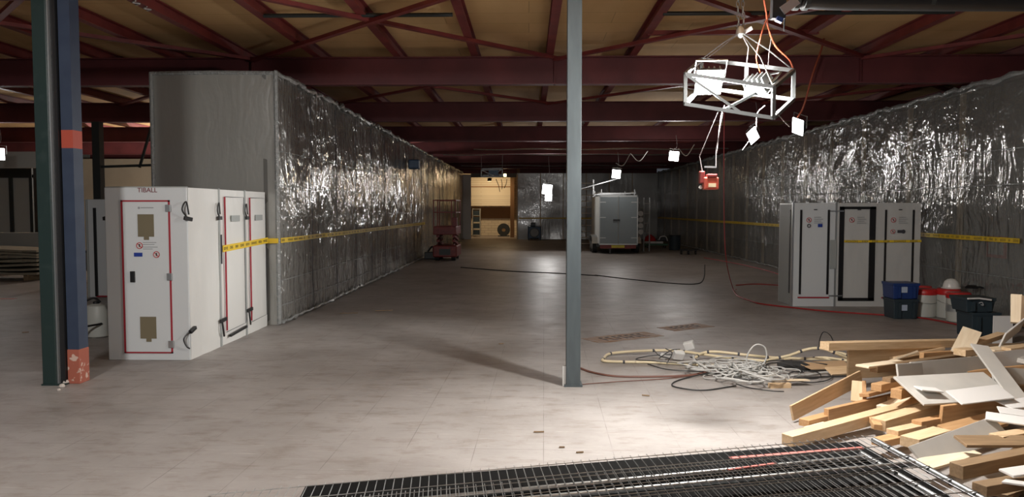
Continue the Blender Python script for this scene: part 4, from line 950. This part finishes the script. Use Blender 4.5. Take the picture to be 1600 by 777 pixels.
MB().box(q.x-.32, q.x+.32, q.y, q.y+.4, .14, .19).build('deck', M['black'], t)
for sx_ in (-.27, 0, .27): MB().tube([(q.x+sx_-.03, q.y+.05, .07), (q.x+sx_+.03, q.y+.05, .07)], .07, 12).build('wheel', M['rubber'], t)
# air mover
q = fl(835, 375.5)
t = thing('air_mover', 'blue air cleaning machine with a round inlet at the far wall', 'machine', q)
MB().box(q.x-.34, q.x+.34, q.y, q.y+.8, .1, .74).build('cabinet', M['machine'], t, bevel=.03)
MB().disc(q+Vector((0, -.005, .42)), n_, 0, .22, .03, 24).build('inlet', M['bandgrey'], t); MB().disc(q+Vector((0, -.01, .42)), n_, .22, .27, .04, 24).build('inlet_ring', M['black'], t)
MB().box(q.x-.2, q.x+.05, q.y+.1, q.y+.4, .74, .98).build('control_head', M['black'], t, bevel=.02)
for sx_ in (-.28, .28): MB().bar((q.x+sx_, q.y+.02, 0), (q.x+sx_, q.y+.02, .12), .08, .08).build('foot', M['black'], t)
MB().tube([q+Vector((-.34, -.02, .0)), q+Vector((-.34, -.02, .8)), q+Vector((.34, -.02, .8)), q+Vector((.34, -.02, .0))], .02, 6).build('frame', M['machine'], t)
# loading bay content
q = at(744, 360, 47.5)
t = thing('shelf_rack', 'dark shelf rack with crates inside the loading bay', 'rack', (q.x, 47.5, 0))
rx0, rx1 = at(738.5, 350, 47.5).x, at(750, 350, 47.5).x; rt = at(744, 326, 47.5).z
for xx in (rx0, rx1): MB().box(xx-.02, xx+.02, 47.5, 48.0, 0, rt).build('upright', M['bandgrey'], t)
for k in range(5): MB().box(rx0, rx1, 47.5, 48, .1+(rt-.15)*k/4, .13+(rt-.15)*k/4).build('shelf', M['bandgrey'], t)
for k in range(4):
    z = .135+(rt-.15)*k/4
    tag(MB().box(rx0+.04, rx1-.04, 47.52, 47.95, z, z+(rt-.15)/4*.72).build('storage_bin', M['cratedk'], bevel=.01), 'dark bin on the %s shelf of the loading bay rack' % ('lowest', 'second lowest', 'second highest', 'top')[k], 'bin', 'bins on the loading bay rack')
q = at(787, 356, 48.2)
t = thing('hose_reel', 'round dark reel on the floor of the loading bay', 'reel', (q.x, 48.2, 0))
MB().disc(Vector((q.x, 48.2, .42)), n_, .12, .4, .12, 24).build('coil', M['darkpipe'], t); MB().disc(Vector((q.x, 48.2, .42)), n_, 0, .12, .08, 16).build('hub', M['wood4'], t); MB().box(q.x-.35, q.x+.35, 48.1, 48.4, 0, .06).build('stand', M['darkpipe'], t)
for i, (a, c_) in enumerate((((775, 280), (781, 300)), ((783, 280), (784, 296)), ((792, 280), (788, 294)))):
    tag(MB().tube(smoothpts([at(*a, 45), at((a[0]+c_[0])/2+1, (a[1]+c_[1])/2, 45), at(*c_, 45)], 5), .02, 6).build('hanging_cable', M['cableb']), 'dark lead dangling in the loading bay doorway, %s of three' % ('leftmost', 'middle', 'rightmost')[i], 'cable', 'leads in the loading bay doorway')

# ------------------------------------------------------------------ floor markings and litter
def marking(p, q, w, label, seed):
    t = thing('floor_sign', label, 'marking', (p+q)/2); d = (q-p).normalized(); s = Vector((-d.y, d.x, 0)); rnd = random.Random(seed)
    MB().hexa([p-s*w/2, q-s*w/2, q+s*w/2, p+s*w/2]+[v+Vector((0, 0, .003)) for v in (p-s*w/2, q-s*w/2, q+s*w/2, p+s*w/2)]).build('painted_field', M['marking'], t)
    b = MB(); L_ = (q-p).length; k = .2*L_
    while k < L_*.82:
        for a, c_ in (((0, -.25), (0, .25)), ((0, .25), (.06, .25)), ((0, -.25 if rnd.random() < .5 else 0), (.06, -.25 if rnd.random() < .5 else 0))):
            A = p+d*(k+a[0])+s*a[1]*w; B = p+d*(k+c_[0])+s*c_[1]*w
            b.bar(A+Vector((0, 0, .004)), B+Vector((0, 0, .004)), .02, .002)
        k += .11
    b.build('worn_letters', M['ink'], t)
marking(fl(922, 533), fl(1022, 522), .42, 'worn orange-brown stencilled sign on the floor beside the middle column', 2)
marking(fl(1040, 515), fl(1102, 508), .38, 'fainter stencilled sign on the floor, further from the column', 5)
for i, (px, py, a, L_) in enumerate(((906, 708, 10, .05), (1009, 619, -15, .07), (842, 676, 3, .08), (783, 538, 20, .06), (600, 486, 15, .3), (545, 490, 10, .3), (765, 387, 5, .6), (40, 520, 30, .08), (878, 700, 0, .04))):
    p_ = fl(px, py); d = Vector((math.cos(R(a)), math.sin(R(a)), 0))
    tag(MB().bar(p_-d*L_/2+Vector((0, 0, .006)), p_+d*L_/2+Vector((0, 0, .006)), .02, .01, .3).build('floor_scrap', M['wood4' if i != 6 else 'paper']),
        ('tiny dark scrap just before the mesh panels', 'bent dark wire scrap left of the cable tangle', 'small scrap on the bright floor in the foreground', 'dark crumb near the shadow of the middle column', 'dark sliver where the left aisle floor darkens', 'dark sliver nearest the left partition foot', 'white sheet of paper far down the aisle', 'dark crumb left of the dark green column', 'tiny crumb at the joint of the foreground slabs')[i], 'scrap', 'scraps on the floor')

# ------------------------------------------------------------------ conduits, boxes and cable tangle
def on(px, py, z): return fl(px, py, z)
def conduit(pts, label, r=.016):
    t = thing('plastic_conduit', label, 'conduit', pts[0], 'cream conduits on the floor'); P = smoothpts(pts, 8)
    MB().tube(P, r, 10).build('pipe', M['cream'], t, smooth=True)
    for k in range(3, len(P)-3, 9):
        d = (P[k+1]-P[k]).normalized(); MB().tube([P[k]-d*.012, P[k]+d*.012], r*1.15, 8).build('clip', M['ink'], t)
conduit([on(1175, 573, .05), on(1125, 572, .03), on(1032, 567, .02), on(950, 565, .02), on(944, 560, .02), on(958, 552, .03), on(1021, 548, .05), on(1062, 549, .06), on(1128, 558, .06), on(1200, 565, .06)], 'cream conduit bent back on itself, nearest the column')
conduit([on(1085, 560, .05), on(1098, 552, .08), on(1120, 550, .1), on(1175, 556, .08), on(1208, 559, .04), on(1265, 561, .04), on(1325, 562, .05)], 'cream conduit running straight behind the cable tangle')
conduit([on(1178, 572, .05), on(1205, 562, .06), on(1232, 556, .10), on(1262, 546, .17), on(1285, 545, .20), on(1305, 552, .16), on(1330, 562, .08)], 'cream conduit arching up to the wood pile')
conduit([on(1225, 561, .03), on(1255, 561, .03), on(1290, 559, .06), on(1335, 566, .05)], 'short cream conduit half under the long one', .013)
conduit([on(1300, 550, .1), on(1315, 552, .12), on(1335, 560, .1)], 'short cream conduit end under the top beam', .013)
def jbox(px, py, z, s, rx_, rz_, label):
    c = on(px, py, z); t = thing('junction_box', label, 'junction box', c, 'white junction boxes on the conduits')
    o = MB().box(-s, s, -s*.5, s*.5, -s*.8, s*.8).build('box', M['paper'], t, bevel=.008); o.location = (0, 0, 0); o.rotation_euler = (rx_, rz_*.6, rz_)
    o2 = MB().box(-s*.9, s*.9, -s*.56, -s*.5, -s*.7, s*.7).build('cover', M['melaw'], t, bevel=.003); o2.location = (0, 0, 0); o2.rotation_euler = (rx_, rz_*.6, rz_)
jbox(1077, 540, .12, .062, .3, -.5, 'white junction box tilted up, highest on the conduits')
jbox(1060, 555, .07, .062, .5, .2, 'white junction box lying flat left of the cable tangle')
jbox(1036, 557, .05, .04, .6, .6, 'small white junction box nearest the column')
# dark wire ends at the boxes
for i, (a, b2, c_) in enumerate((((1022, 547), (1030, 556), (1045, 560)), ((1040, 545), (1050, 552), (1042, 568)), ((1030, 560), (1048, 548), (1062, 546)))):
    cord([on(*a, .1), on(*b2, .12), on(*c_, .05)], .006, M['cableb'], 'stiff dark wire end sprouting at the junction boxes, %s of three' % ('leftmost', 'middle', 'rightmost')[i], 'wire_end', 'wire ends at the junction boxes')
rnd = random.Random(11); ctr = fl(1163, 587); tg = MB()
def loopcurve(c, rx_, ry_, ph, z0, amp, arc=1.0, n=40):
    pts = []
    s1, s2 = rnd.random()*9, rnd.random()*9
    for i in range(n+1):
        a = ph+2*math.pi*arc*i/n; rr = 1+.16*noise.noise(Vector((math.cos(a)*.8+s1, math.sin(a)*.8, s2)))
        ca, sa = math.cos(ph*.7), math.sin(ph*.7); x_, y_ = rx_*rr*math.cos(a), ry_*rr*math.sin(a)
        pts.append(c+Vector((x_*ca-y_*sa*.6, (x_*sa*.6+y_*ca), max(.008, z0+amp*noise.noise(Vector((a*.6, s1, s2)))))))
    return pts
for k in range(46):
    c = ctr+Vector((rnd.gauss(0, .17), rnd.gauss(0, .22), 0)); rr = rnd.uniform(.10, .34)
    tg.tube(loopcurve(c, rr, rr*rnd.uniform(.6, 1.2), rnd.random()*6.3, rnd.uniform(.01, .11), rnd.uniform(.03, .09), rnd.uniform(.6, 1.4)), rnd.choice((.006, .007, .0085)), 8)
tag(tg.build('cable_tangle', M['cable'], smooth=True), 'tangled heap of pale grey cables on the floor left of the wood pile', 'cable heap', kind='stuff')
tg2 = MB()
for k in range(9):
    c = ctr+Vector((rnd.gauss(.25, .3), rnd.gauss(-.02, .2), 0)); rr = rnd.uniform(.15, .45)
    tg2.tube(loopcurve(c, rr, rr*.7, rnd.random()*6.3, rnd.uniform(.01, .08), .04, rnd.uniform(.4, .9)), .006, 6)
tag(tg2.build('dark_cable_tangle', M['cableb'], smooth=True), 'dark cables woven through the pale cable heap', 'cable heap', kind='stuff')
cg = 'single cables around the cable heap'
cord([on(1150, 603, .01), on(1100, 610, .01), on(1060, 606, .01), on(1050, 600, .01), on(1068, 592, .01), on(1110, 583, .03), on(1140, 582, .04)], .007, M['cableb'], 'dark cable loop bulging out left of the cable heap', 'floor_cable', cg)
cord([on(905, 575, .01), on(925, 582, .01), on(960, 588, .01), on(1010, 589, .01), on(1075, 587, .01), on(1110, 580, .02)], .012, M['cable_br'], 'brown cable running from the middle column to the heap', 'floor_cable', cg)
cord([on(908, 601, .008), on(960, 597, .008), on(1040, 592, .008), on(1105, 584, .01)], .005, M['cable_br'], 'thin brown wire running below the brown cable', 'floor_cable', cg)
cord([on(1012, 569, .01), on(1040, 577, .01), on(1080, 580, .01), on(1108, 580, .02)], .006, M['cableb'], 'thin dark cable under the near conduit', 'floor_cable', cg)
cord([on(1083, 556, .1), on(1086, 564, .1), on(1100, 573, .08), on(1108, 580, .03)], .012, M['cable'], 'pale cable curling down from the conduit into the heap', 'floor_cable', cg)
c = on(1182, 572, .1); cord([c+Vector((-.09, 0, -.06)), c+Vector((-.10, 0, .10)), c+Vector((-.02, 0, .22)), c+Vector((.08, 0, .2)), c+Vector((.1, 0, .08)), c+Vector((.02, 0, -.05))], .008, M['cable'], 'pale cable loop standing up over the heap', 'floor_cable', cg)
cord([on(1220, 587, .02), on(1260, 586, .02), on(1290, 582, .02), on(1330, 583, .02)], .012, M['cable'], 'pale thick cable running to the wood pile', 'floor_cable', cg)
cord([on(1240, 592, .02), on(1290, 589, .02), on(1340, 588, .02)], .01, M['cableb'], 'dark cable beside the pale thick one', 'floor_cable', cg)
cord([on(1235, 594, .02), on(1270, 598, .02), on(1298, 592, .02), on(1298, 580, .03), on(1290, 575, .03)], .006, M['cableb'], 'thin dark cable looping before the cardboard', 'floor_cable', cg)
cord([on(1280, 545, .02), on(1281, 530, .15), on(1287, 519, .25), on(1297, 524, .22), on(1303, 536, .1)], .006, M['cableb'], 'thin dark wire arch behind the top beam', 'floor_cable', cg)
cord([on(1225, 612, .006), on(1205, 611, .006), on(1170, 606, .006), on(1150, 600, .008)], .005, M['cableb'], 'thin dark wire in front of the cable heap', 'floor_cable', cg)
a, b2, c_, d_ = on(1244, 568, .06), on(1318, 565, .07), on(1330, 576, .05), on(1268, 578, .04)
tag(MB().hexa([a, b2, c_, d_]+[v+Vector((0, 0, .012)) for v in (a, b2, c_, d_)]).build('hardboard_sheet', M['cardboard']), 'brown hardboard sheet lying between cables and wood pile', 'sheet')
tag(MB().bar(on(1199, 594, .06), on(1262, 594, .05), .10, .012, .1).build('wood_offcut', M['wood3']), 'thin pale offcut lying on a block at the cable heap', 'offcut')
tag(MB().bar(on(1202, 603, .022), on(1234, 602, .022), .06, .045).build('wood_block', M['wood1']), 'small wood block under the thin pale offcut', 'block')
tag(MB().tube(smoothpts([on(1215, 572, .03), on(1235, 570, .05), on(1252, 572, .04), on(1262, 576, .03)], 6), .045, 10).build('black_hose', M['rubber']), 'piece of thick black hose behind the cable heap', 'hose')

# ------------------------------------------------------------------ wood pile
pile_group = 'timber offcuts in the wood pile'
def plank(p, q, w, t, roll, m, label, name='timber_plank'):
    p, q = Vector(p), Vector(q); c = (p+q)/2; L_ = (q-p).length; d = (q-p).normalized()
    up = Vector((0, 0, 1)) if abs(d.z) < .95 else Vector((0, 1, 0)); sx = d.cross(up).normalized(); uz = sx.cross(d)
    c_, n = math.cos(roll), math.sin(roll); a = sx*c_+uz*n; b = uz*c_-sx*n
    me = MB().box(-L_/2, L_/2, -w/2, w/2, -t/2, t/2)
    o = me.build(name, M[m], bevel=.003)
    o.matrix_world = Matrix(((d.x, a.x, b.x, c.x), (d.y, a.y, b.y, c.y), (d.z, a.z, b.z, c.z), (0, 0, 0, 1)))
    lo = min((o.matrix_world @ Vector(v)).z for v in o.bound_box)
    if lo < 0: o.location.z += -lo+.002
    return tag(o, label, 'plank' if 'plank' in name else 'board' if 'board' in name else 'beam', pile_group)
PB, PP, PD = 'timber_beam', 'timber_plank', 'sheet_board'
PILE = [
 (1230,689,5.55, 1448,629,6.45, .10,.085, 0,'wood1','long pale beam lying lowest at the front left of the pile',PB),
 (1372,664,5.80, 1466,636,6.30, .12,.085, 0,'wood1','short thick beam resting on the front of the long lowest beam',PB),
 (1291,651,6.20, 1402,625,6.75, .045,.125, 0,'wood2','orange board on edge behind the long lowest beam',PP),
 (1256,663,6.05, 1345,640,6.60, .09,.055, 0,'wood2','brown plank end peeping out left of the orange edge board',PP),
 (1260,670,5.95, 1290,662,6.1, .05,.02, 0,'wood3','thin lath under the brown plank end',PP),
 (1237,646,6.25, 1345,590,6.95, .02,.125, .15,'wood1','wide tan board sloping down to the floor at far left of pile',PP),
 (1339,628,6.60, 1341,596,6.70, .10,.02, 0,'wood1','short upright tan board under the sloping one',PP),
 (1351,628,6.55, 1350,596,6.65, .03,.03, 0,'wood2','thin upright lath beside the short upright board',PP),
 (1324,568,7.45, 1470,562,7.90, .02,.30, .05,'wood1','large tan board standing on edge under the top beam',PD),
 (1288,541,7.25, 1500,536,8.10, .11,.075, 0,'wood1','long top beam jutting out left over the conduits',PB),
 (1375,570,6.95, 1425,553,7.25, .14,.02, .5,'wood3','small tilted board leaning on the large tan one',PP),
 (1365,577,6.60, 1515,556,7.55, .07,.06, 0,'wood4','dark-ended beam crossing the middle of the pile',PB),
 (1347,573,6.55, 1410,565,6.95, .12,.018, 0,'wood3','flat pale board with a dark edge at the pile middle',PP),
 (1426,583,6.50, 1542,572,6.95, .018,.185, .35,'mela','long grey-white board leaning back in the pile middle',PD),
 (1402,582,6.30, 1441,579,6.45, .018,.135, .2,'mela','small grey board standing in front of the long grey-white one',PD),
 (1419,611,6.05, 1562,603,6.30, .36,.018, -.42,'mela','widest grey panel lying tilted across the pile',PD),
 (1490,622,5.86, 1572,612,6.0, .17,.012, -.42,'melaw','white strip painting the light on the lower edge of the widest grey panel',PD),  # white strip in place of the light falling on the grey panel
 (1434,607,6.02, 1468,610,6.05, .10,.010, -.1,'melaw','small white offcut lying on the widest grey panel',PD),
 (1530,540,6.75, 1598,632,5.95, .15,.018, .15,'mela','grey board slanting steeply down to the right edge',PD),
 (1548,566,6.90, 1640,556,7.3, .018,.17, .4,'melaw','white board behind the steep grey one at the right edge',PD),
 (1550,585,6.7, 1640,592,6.8, .018,.14, .4,'mela','grey board under the white one at the right edge',PD),
 (1519,516,7.60, 1501,553,7.25, .17,.022, .3,'wood3','pale short board standing up at the pile top',PP),
 (1588,505,7.60, 1588,461,7.70, .095,.05, 0,'wood3','pale upright post end, highest on the pile',PB),
 (1600,510,7.55, 1602,463,7.65, .06,.05, 0,'wood4','brown upright post beside the highest pale one',PB),
 (1566,532,7.35, 1597,507,7.55, .17,.016, 1.1,'melaw','white bent panel leaning at the foot of the highest post',PD),
 (1520,538,7.55, 1566,523,7.95, .10,.045, 0,'wood1','short beam at pile top left of the white bent panel',PP),
 (1545,547,7.35, 1625,540,7.6, .12,.02, -.1,'wood3','flat tan plank under the white bent panel',PP),
 (1572,546,7.2, 1640,536,7.4, .10,.03, 0,'wood1','tan plank crossing the right edge near the top',PP),
 (1499,551,6.98, 1519,549,7.05, .12,.06, 0,'wood1','short square block between the long beams',PB),
 (1532,556,7.1, 1600,550,7.25, .12,.03, 0,'wood1','pale plank in front of the flat tan plank',PP),
 (1369,606,6.35, 1430,592,7.0, .085,.06, 0,'wood2','brown beam end left of centre under the flat pale board',PB),
 (1385,595,6.5, 1440,586,7.1, .07,.05, 0,'wood4','dark beam end just above the brown one',PB),
 (1400,616,6.15, 1460,600,6.8, .085,.075, 0,'wood2','square beam end below the widest grey panel corner',PB),
 (1350,618,6.5, 1420,600,6.9, .09,.03, .2,'wood2','flat brown plank between the beam ends',PP),
 (1421,692,5.20, 1472,677,5.50, .13,.07, 0,'wood1','short double-width beam beside the corner of the mesh panels',PB),
 (1394,676,5.55, 1458,662,5.90, .09,.04, 0,'wood1','plank just behind the short double-width beam',PP),
 (1372,692,5.4, 1412,683,5.6, .10,.05, 0,'wood2','brown block wedged behind the mesh panel corner',PB),
 (1470,648,5.85, 1580,634,6.1, .03,.14, -.1,'wood2','orange-brown board on edge under the widest grey panel',PP),
 (1432,664,5.75, 1505,650,6.1, .08,.06, 0,'wood2','orange beam below the panel corner in the pile centre',PB),
 (1480,676,5.5, 1560,655,5.9, .16,.03, -.3,'wood2','wide brown board in the lower pile centre',PP),
 (1434,716,4.95, 1563,667,5.50, .17,.018, -.75,'mela','long grey board sloping towards the mesh panel edge',PD),
 (1494,736,4.72, 1640,706,5.05, .095,.085, 0,'wood4','old dark beam with a split in the lower right corner',PB),
 (1556,688,5.2, 1640,674,5.5, .10,.07, 0,'wood1','beam end above the old dark one',PB),
 (1540,650,5.55, 1640,664,5.35, .17,.012, -.1,'melaw','lower white sheet jutting in from the right edge',PD),
 (1560,641,5.72, 1640,652,5.6, .15,.012, -.1,'melaw','upper white sheet jutting in from the right edge',PD),
 (1566,632,5.9, 1640,625,6.0, .18,.012, -.15,'melaw','white sheet under the foot of the steep grey board',PD),
 (1572,740,4.5, 1640,730,4.6, .10,.015, -.1,'melaw','white offcut in the lower right corner, upper one',PD),
 (1568,752,4.45, 1640,762,4.3, .10,.012, .1,'melaw','white offcut in the lower right corner, lower one',PD),
 (1440,728,4.85, 1520,705,5.2, .12,.02, -.2,'wood3','pale board under the long sloping grey one',PP),
 (1360,650,6.1, 1372,668,5.7, .06,.04, 0,'wood2','broken stub under the thick beam at the front',PP),
 (1378,640,6.3, 1440,615,6.6, .10,.05, 0,'wood3','pale beam seen behind the thick front beam',PB),
 (1500,690,5.1, 1610,690,5.15, .14,.02, -.2,'wood4','dark board in the shaded hollow at lower right',PP),
 (1530,765,4.4, 1640,745,4.7, .09,.06, 0,'wood4','dark beam at the very bottom right',PB),
 (1395,560,7.6, 1470,545,7.9, .10,.03, .2,'wood1','tan plank just below the long top beam',PP),
 (1440,556,7.35, 1500,552,7.55, .05,.06, 0,'wood2','orange stub in the gap under the top beam',PB),
]
for a in PILE:
    plank(at(a[0], a[1], a[2]), at(a[3], a[4], a[5]), a[6], a[7], a[8], a[9], a[10], a[11])
# the heap's buried body
rnd = random.Random(5)
adj = ['nearest the floor at the left', 'near the floor at the front', 'in the middle layer', 'under the top boards', 'beside the mesh panels', 'towards the back', 'at the right edge', 'low at the right edge']
bur = []
for k in range(46):
    x = rnd.uniform(2.9, 5.4); y = rnd.uniform(4.9, 8.2)
    if x < 2.5+.12*(y-4.5): x += .6
    hmax = min(.50, .06+.26*(x-2.55))*(1 if y < 7.8 else .7)*(1.0 if y > 5.7 else .45)
    z = rnd.uniform(.03, max(.05, hmax-.05)); an = rnd.gauss(.25, .35); L_ = rnd.uniform(.5, 1.5); d = Vector((math.cos(an), math.sin(an), rnd.uniform(-.05, .1)))
    c = Vector((x+L_*.3, y, z)); 
    if (c-d*L_/2).x < 2.55: c.x += 2.55-(c-d*L_/2).x
    wd_, th = rnd.choice(((.10, .05), (.07, .07), (.12, .02), (.09, .04)))
    mn = rnd.choice(('wood1', 'wood1', 'wood2', 'wood2', 'wood3', 'wood4', 'mela'))
    o = plank(c-d*L_/2, c+d*L_/2, wd_, th, rnd.gauss(0, .2), mn, '', PP)
    bur.append((o, mn, c))
for k in range(30):                      # looser offcuts filling the shaded lower right corner of the heap
    x = rnd.uniform(2.75, 4.3); y = rnd.uniform(4.35, 5.8); an = rnd.gauss(.3, .4); L_ = rnd.uniform(.4, 1.1)
    d = Vector((math.cos(an), math.sin(an), rnd.uniform(-.04, .12))); c = Vector((x+L_*.35, y, rnd.uniform(.03, .04+.13*max(0, x-2.75))))
    wd_, th = rnd.choice(((.10, .05), (.07, .07), (.14, .02), (.09, .04))); mn = rnd.choice(('wood1', 'wood2', 'wood2', 'wood3', 'wood4', 'wood4'))
    bur.append((plank(c-d*L_/2, c+d*L_/2, wd_, th, rnd.gauss(0, .3), mn, '', PP), mn, c))
cn = dict(wood1='tan', wood2='orange-brown', wood3='pale', wood4='dark brown', mela='grey-white')
zones = {}
for o, mn, c in bur:
    zn = ('left' if c.x < 3.4 else 'middle' if c.x < 4.3 else 'right')+', '+('very front' if c.y < 5 else 'near side' if c.y < 6 else 'centre' if c.y < 7.2 else 'far side')
    zones.setdefault((mn, zn), []).append((c.z, o))
for (mn, zn), lst in zones.items():
    lst.sort(key=lambda e: -e[0])
    for i, (z, o) in enumerate(lst):
        o['label'] = '%s offcut low in the wood pile, %s%s' % (cn[mn], zn, '' if len(lst) == 1 else ', '+('uppermost', 'second down', 'third down', 'fourth down', 'fifth down', 'sixth down', 'seventh down', 'eighth down', 'ninth down', 'lowest')[min(i, 9)])
        o['group'] = 'offcuts in the lower layers of the wood pile'

# ------------------------------------------------------------------ mesh fence panels lying in front
A = at(1365, 688, 4.85); Lp = at(360, 777, 4.42)
u_ = (Lp-A).normalized(); v_ = Vector((-u_.y, u_.x, 0)).normalized()
if v_.y > 0: v_ = -v_
nrm = u_.cross(v_).normalized()
if nrm.z < 0: nrm = -nrm
def fence(off_u, off_v, off_n, label, rot=0, tube_far=True, LEN=4.1, DEP=2.1):
    O = A+u_*off_u+v_*off_v+nrm*off_n
    cr, sr = math.cos(rot), math.sin(rot); uu = u_*cr+v_*sr; vv = v_*cr-u_*sr
    P = lambda a, b, h=0: O+uu*a+vv*b+nrm*h
    t = thing('fence_panel', label, 'fence panel', O, 'wire mesh fence panels lying flat')
    for a, b_ in ((P(0, 0), P(0, DEP)), (P(LEN, 0), P(LEN, DEP))): MB().tube([a, b_], .019, 10).build('frame_tube', M['galv'], t, smooth=True)
    for dpt in ((.06 if tube_far else .45), DEP): MB().tube([P(0, dpt), P(LEN, dpt)], .017, 10).build('frame_tube', M['galv'], t, smooth=True)
    b = MB(); n = int(LEN/.052)
    for i in range(1, n): b.tube([P(i*.052, -.05, .02), P(i*.052, DEP, .02)], .0026, 4)
    b.build('wires_lengthwise', M['galv'], t)
    b = MB(); n = int(DEP/.19)
    for i in range(n+1): b.tube([P(0, i*.19+.0, .025), P(LEN, i*.19+.0, .025)], .0026, 4)
    b.build('wires_crosswise', M['galv'], t)
    for i in range(1, n+1): MB().tube([P(0, i*.19-.006, 0), P(0, i*.19+.006, 0)], .0215, 8).build('wire_tie', M['black'], t)
nl = ['topmost wire mesh fence panel with a bright tube edge', 'wire mesh fence panel directly under the topmost', 'wire mesh fence panel, third from the top', 'wire mesh fence panel, second from the floor', 'lowest wire mesh fence panel on the floor']
fence(0, 0, 0, nl[0], 0, False)
fence(.14, .10, -.047, nl[1], .012)
fence(.25, .17, -.097, nl[2], -.012)
fence(.20, .05, -.144, nl[3], .006)
fence(.34, .22, -.191, nl[4], .02)
def on_f(px, py, off):
    d = ray(px, py); Oc = Vector((0, 0, EYE)); return Oc+d*((A+nrm*off-Oc).dot(nrm)/d.dot(nrm))
for i, (a, b_, w_) in enumerate((((1140, 716), (1348, 700), .035), ((1138, 734), (1212, 724), .022))):
    tag(MB().bar(on_f(*a, -.02), on_f(*b_, -.02), w_, .004).build('red_strip', M['redpaint'] if i else mat('faded_red_strip', (.62, .16, .13), .5)), ('faded red strip caught under the topmost mesh panel', 'short red strip nearer the camera under the mesh')[i], 'strip')
# black sheet added to stand in for the shade inside the stack
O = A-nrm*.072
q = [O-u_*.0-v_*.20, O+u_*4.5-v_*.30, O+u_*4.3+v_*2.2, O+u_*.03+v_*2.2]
tag(MB().hexa(q+[v+Vector((0, 0, .003)) for v in q]).build('shade_sheet', mat('matt_black_shade', (.008, .008, .008), 1, spec=.1)), 'black stand-in for the shade between the stacked mesh fence panels', 'sheet')
